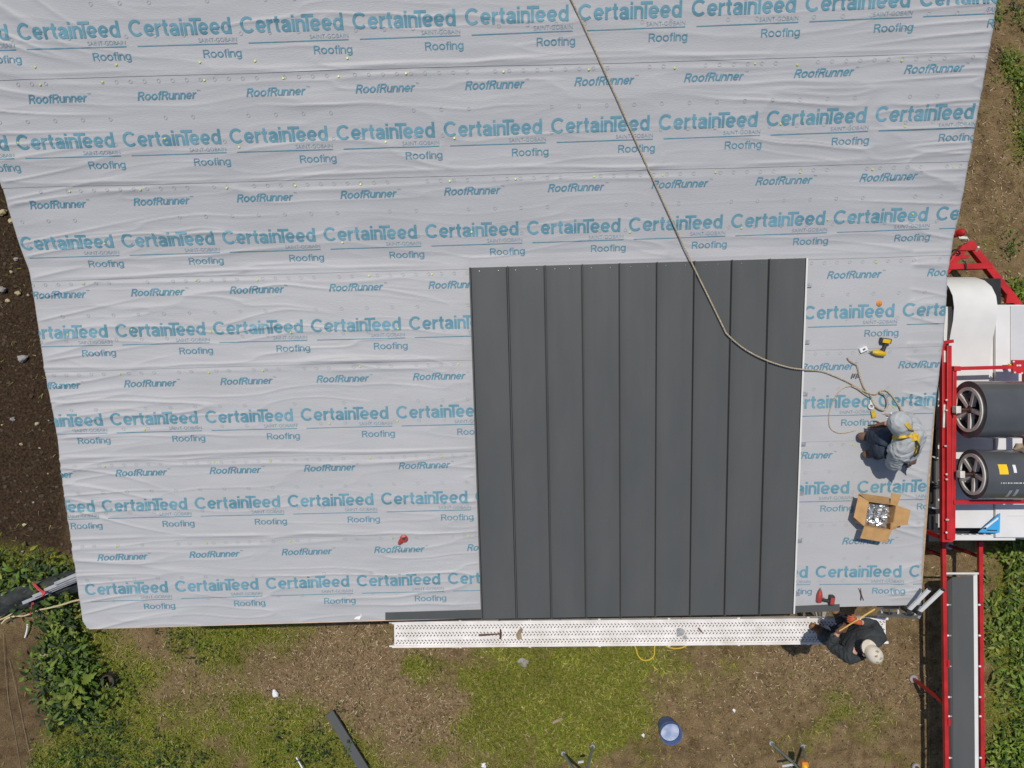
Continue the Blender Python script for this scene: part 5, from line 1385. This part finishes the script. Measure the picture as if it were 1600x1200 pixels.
# cap: crown, bill, band
cpb = head + Vector((0, 0, .055))
m = MB(); seg = 20; vs_ = []; fs_ = []
sdv = Vector((fw.y, -fw.x, 0)).normalized(); fwn = fw.normalized()
for j, (zz, k_) in enumerate(((-.015, 1.0), (.03, 1.0), (.06, .9), (.082, .68), (.095, .36), (.099, .05))):
    for k in range(seg): a_ = 2 * math.pi * k / seg; vs_.append(cpb + sdv * math.cos(a_) * .088 * k_ + fwn * math.sin(a_) * .104 * k_ + Vector((0, 0, zz)))
for j in range(5):
    for k in range(seg): k2 = (k + 1) % seg; fs_.append([j * seg + k, j * seg + k2, (j + 1) * seg + k2, (j + 1) * seg + k])
fs_.append([5 * seg + k for k in range(seg)]); m.add(vs_, fs_); cp = m.build('cap', M['capcloth'], pw, True)
m = MB(); arc = [cpb + sdv * math.cos(a_) * .084 + fwn * (.045 + math.sin(a_) * .13) + Vector((0, 0, -.004 - .02 * abs(math.cos(a_)))) for a_ in np.linspace(.05, math.pi - .05, 14)]
m.poly(arc, .008); m.build('bill', M['capcloth'], cp)
m = MB()
for (s1, f1) in ((.03, .05), (-.01, .02), (.02, -.03), (-.03, -.05), (.0, -.08)): m.blob(cpb + sdv * s1 + fwn * f1 + Vector((0, 0, .100 - (s1 * s1 + f1 * f1) * 4.2)), (.018, .013, .005), int(100 * (s1 + .1)), .4)
m.build('cap_print', M['camo'], cp, True)
skin('hair', [[(head + Vector((0, 0, .02)) - fwn * .06, .06), (head - Vector((0, 0, .04)) - fwn * .065, .045)]], M['hair'], pw)
skin('glove', hand_chains(haL, (.55, .45, .1), (0.3, .2, -.9), 1.0, 1.5), M['glove2'], pw); skin('glove', hand_chains(haR, (-.75, .25, 0), (-.3, -.1, -.9), 1.05, 1.5), M['glove'], pw)
# vest panels on the jacket front and a pen
m = MB(); m.bar(P(1311, 986, 2.60), P(1345, 965, 2.64), .013, .010)
m.bar(P(1343, 966.5, 2.655), P(1367, 951.5, 2.67), .016, .010)
tag(m.build('folding_rule', M['rule']), 'thin yellow folding rule held by the worker at the eave', 'folding rule')

# worker squatting on the roof in a harness
hp2 = RP(1414, 704, .30); ch2 = RP(1417, 696, .56); bl2 = RP(1416, 700, .43); nk2 = RP(1411, 676, .66); hd2 = RP(1404, 660, .70)
sL, sR = RP(1403, 708, .56), RP(1431, 677, .56); eL, eR = RP(1394, 727, .34), RP(1420, 650, .36); wL, wR = RP(1420, 722, .22), RP(1380, 664, .20)
hl, hr = RP(1408, 708, .28), RP(1408, 688, .30); kl, kr = RP(1376, 699, .38), RP(1380, 682, .42); al, ar = RP(1368, 709, .12), RP(1361, 683, .12)
pr = skin('person', [[(hp2, (.16, .13)), (bl2, (.15, .12)), (ch2, (.17, .13)), (nk2, .058), (hd2, (.085, .09)), (hd2 + Vector((-.03, .03, .06)), (.08, .085)), (hd2 + Vector((-.04, .04, .11)), .045)],
    [(ch2, (.17, .13)), (sL, .06), (eL, .045), (wL, .028)], [(ch2, (.17, .13)), (sR, .06), (eR, .045), (wR, .028)],
    [(hp2, (.16, .13)), (hl, .09), (kl, .06), (al, .042)], [(hp2, (.16, .13)), (hr, .09), (kr, .06), (ar, .042)]], M['skin'])
tag(pr, 'worker in a light grey hooded sweatshirt and yellow harness squatting on the roof', 'person')
hood = [(nk2 - Vector((-.02, .02, .03)), .095), (hd2 + Vector((.01, -.01, .0)), (.122, .125)), (hd2 + Vector((-.02, .02, .06)), (.12, .122)), (hd2 + Vector((-.03, .03, .12)), .065)]
skin('sweatshirt', [[(hp2, (.175, .15)), (bl2, (.17, .145)), (ch2, (.175, .15)), (ch2.lerp(nk2, .55), (.13, .115)), (nk2 - Vector((0, 0, .02)), .085)],
    [(ch2, (.175, .15)), (sL, .098), (sL.lerp(eL, .5), .088), (eL, .080), (eL.lerp(wL, .8), .052)], [(ch2, (.175, .15)), (sR, .09), (sR.lerp(eR, .5), .085), (eR, .074), (eR.lerp(wR, .85), .05)]], M['hoodie'], pr, 4, .012)
skin('hood', [hood], M['hoodie'], pr, 4, .007)
skin('trousers', [[(hp2, (.18, .14)), (hl, .13), (kl, .108), (al, .085)], [(hp2, (.18, .14)), (hr, .13), (kr, .108), (ar, .085)]], M['jeans'], pr, 4, .009)
for (an, d) in ((al, Vector((-.95, -.15, -.02))), (ar, Vector((-.99, .05, -.02)))):
    z0 = float(roof_z(uv(an.x, an.y)[1])); b_ = Vector((an.x, an.y, z0 + .075)); skin('boot', [[(an + Vector((0, 0, .04)), .066), (b_, .06), (b_ + d * .07, (.052, .048)), (b_ + d * .14, (.047, .038))], [(b_, .06), (b_ - d * .06, .05)]], M['boot2'], pr)
fb = Vector((-.7, .6, -.35)).normalized(); face(pr, hd2 + fb * .02, fb, (-.25, .2, .95))
skin('glove', hand_chains(wL, (.85, .1, -.3), (0, .3, -.9), 1.1), M['glove2'], pr); skin('glove', hand_chains(wR, (-.8, -.3, -.2), (0, 0, -1), 1.1), M['glove2'], pr)
# harness straps lying on the back
def strap(pts_, w_=.045):
    W = [Vector(p_) for p_ in pts_]; out = []
    for i in range(len(W) - 1):
        p0 = W[max(i - 1, 0)]; p1 = W[i]; p2 = W[i + 1]; p3 = W[min(i + 2, len(W) - 1)]
        for k in range(5): t = k / 5; out.append(0.5 * ((2 * p1) + (p2 - p0) * t + (2 * p0 - 5 * p1 + 4 * p2 - p3) * t * t + (3 * p1 - p0 - 3 * p2 + p3) * t ** 3))
    out.append(W[-1]); vs_ = []; fs_ = []
    for i, p_ in enumerate(out):
        t = (out[min(i + 1, len(out) - 1)] - out[max(i - 1, 0)]).normalized(); nn = (p_ - bl2.lerp(ch2, .6)); nn = (nn - t * nn.dot(t)).normalized(); s_ = t.cross(nn).normalized()
        for (a_, b_) in ((-1, 0), (1, 0), (1, -.006), (-1, -.006)): vs_.append(p_ + s_ * w_ / 2 * a_ + nn * b_)
    for i in range(len(out) - 1):
        for q in range(4): fs_.append([i * 4 + q, i * 4 + (q + 1) % 4, (i + 1) * 4 + (q + 1) % 4, (i + 1) * 4 + q])
    fs_ += [[0, 1, 2, 3], [len(vs_) - 4, len(vs_) - 3, len(vs_) - 2, len(vs_) - 1][::-1]]
    return vs_, fs_
from mathutils.bvhtree import BVHTree
def body_bvh(root, names):
    bm = bmesh.new()
    for ch in root.children:
        if ch.name.split('.')[0] in names:
            me = ch.data.copy(); me.transform(Matrix.Translation(Vector(root.location))); bm.from_mesh(me); bpy.data.meshes.remove(me)
    t = BVHTree.FromBMesh(bm); bm.free(); return t
bv = body_bvh(pr, ('sweatshirt', 'hood'))
hs = empty('harness', (0, 0, 0)); bpy.data.objects.remove(hs)
def on_body(px, py, off=.008):
    o_ = Vector((0, 0, H)); d = (P(px, py, 3.0) - o_).normalized(); h_ = bv.ray_cast(o_, d)
    return (h_[0] - d * off) if h_[0] is not None else None
def body_strap(name, pxs, w_=.045, mt='webbing'):
    pts_ = []
    for i in range(len(pxs) - 1):
        for k in range(6):
            t = k / 6; q = on_body(pxs[i][0] * (1 - t) + pxs[i + 1][0] * t, pxs[i][1] * (1 - t) + pxs[i + 1][1] * t)
            if q is not None: pts_.append(q)
    if len(pts_) < 3: return None
    vs_, fs_ = strap(pts_[::2] if len(pts_) > 6 else pts_, w_); m = MB(); m.add(vs_, fs_); return m.build(name, M[mt], pr, True)
body_strap('harness_strap', [(1394, 684), (1404, 682), (1415, 681), (1425, 681), (1432, 684)])
body_strap('harness_strap', [(1416, 661), (1421, 667), (1427, 675), (1433, 684)])
body_strap('harness_strap', [(1433, 685), (1434, 694), (1431, 704), (1425, 713)])
dq = on_body(1431, 684, .02) or RP(1431, 684, .6)
m = MB(); m.ring(dq, (0, 0, 1), .018, .032, .012, 18); m.box(dq - Vector((.0, -.0, .006)), (.07, .075, .012), None, .004); m.build('dorsal_ring', M['webbing'], pr)
m = MB(); a = dq + Vector((.0, -.03, 0)); m.tube([a, a + Vector((.03, -.06, .01)), a + Vector((.02, -.13, 0)), a + Vector((-.01, -.17, -.02))], .012, 7); m.build('harness_tail', M['rubber'], pr, True)
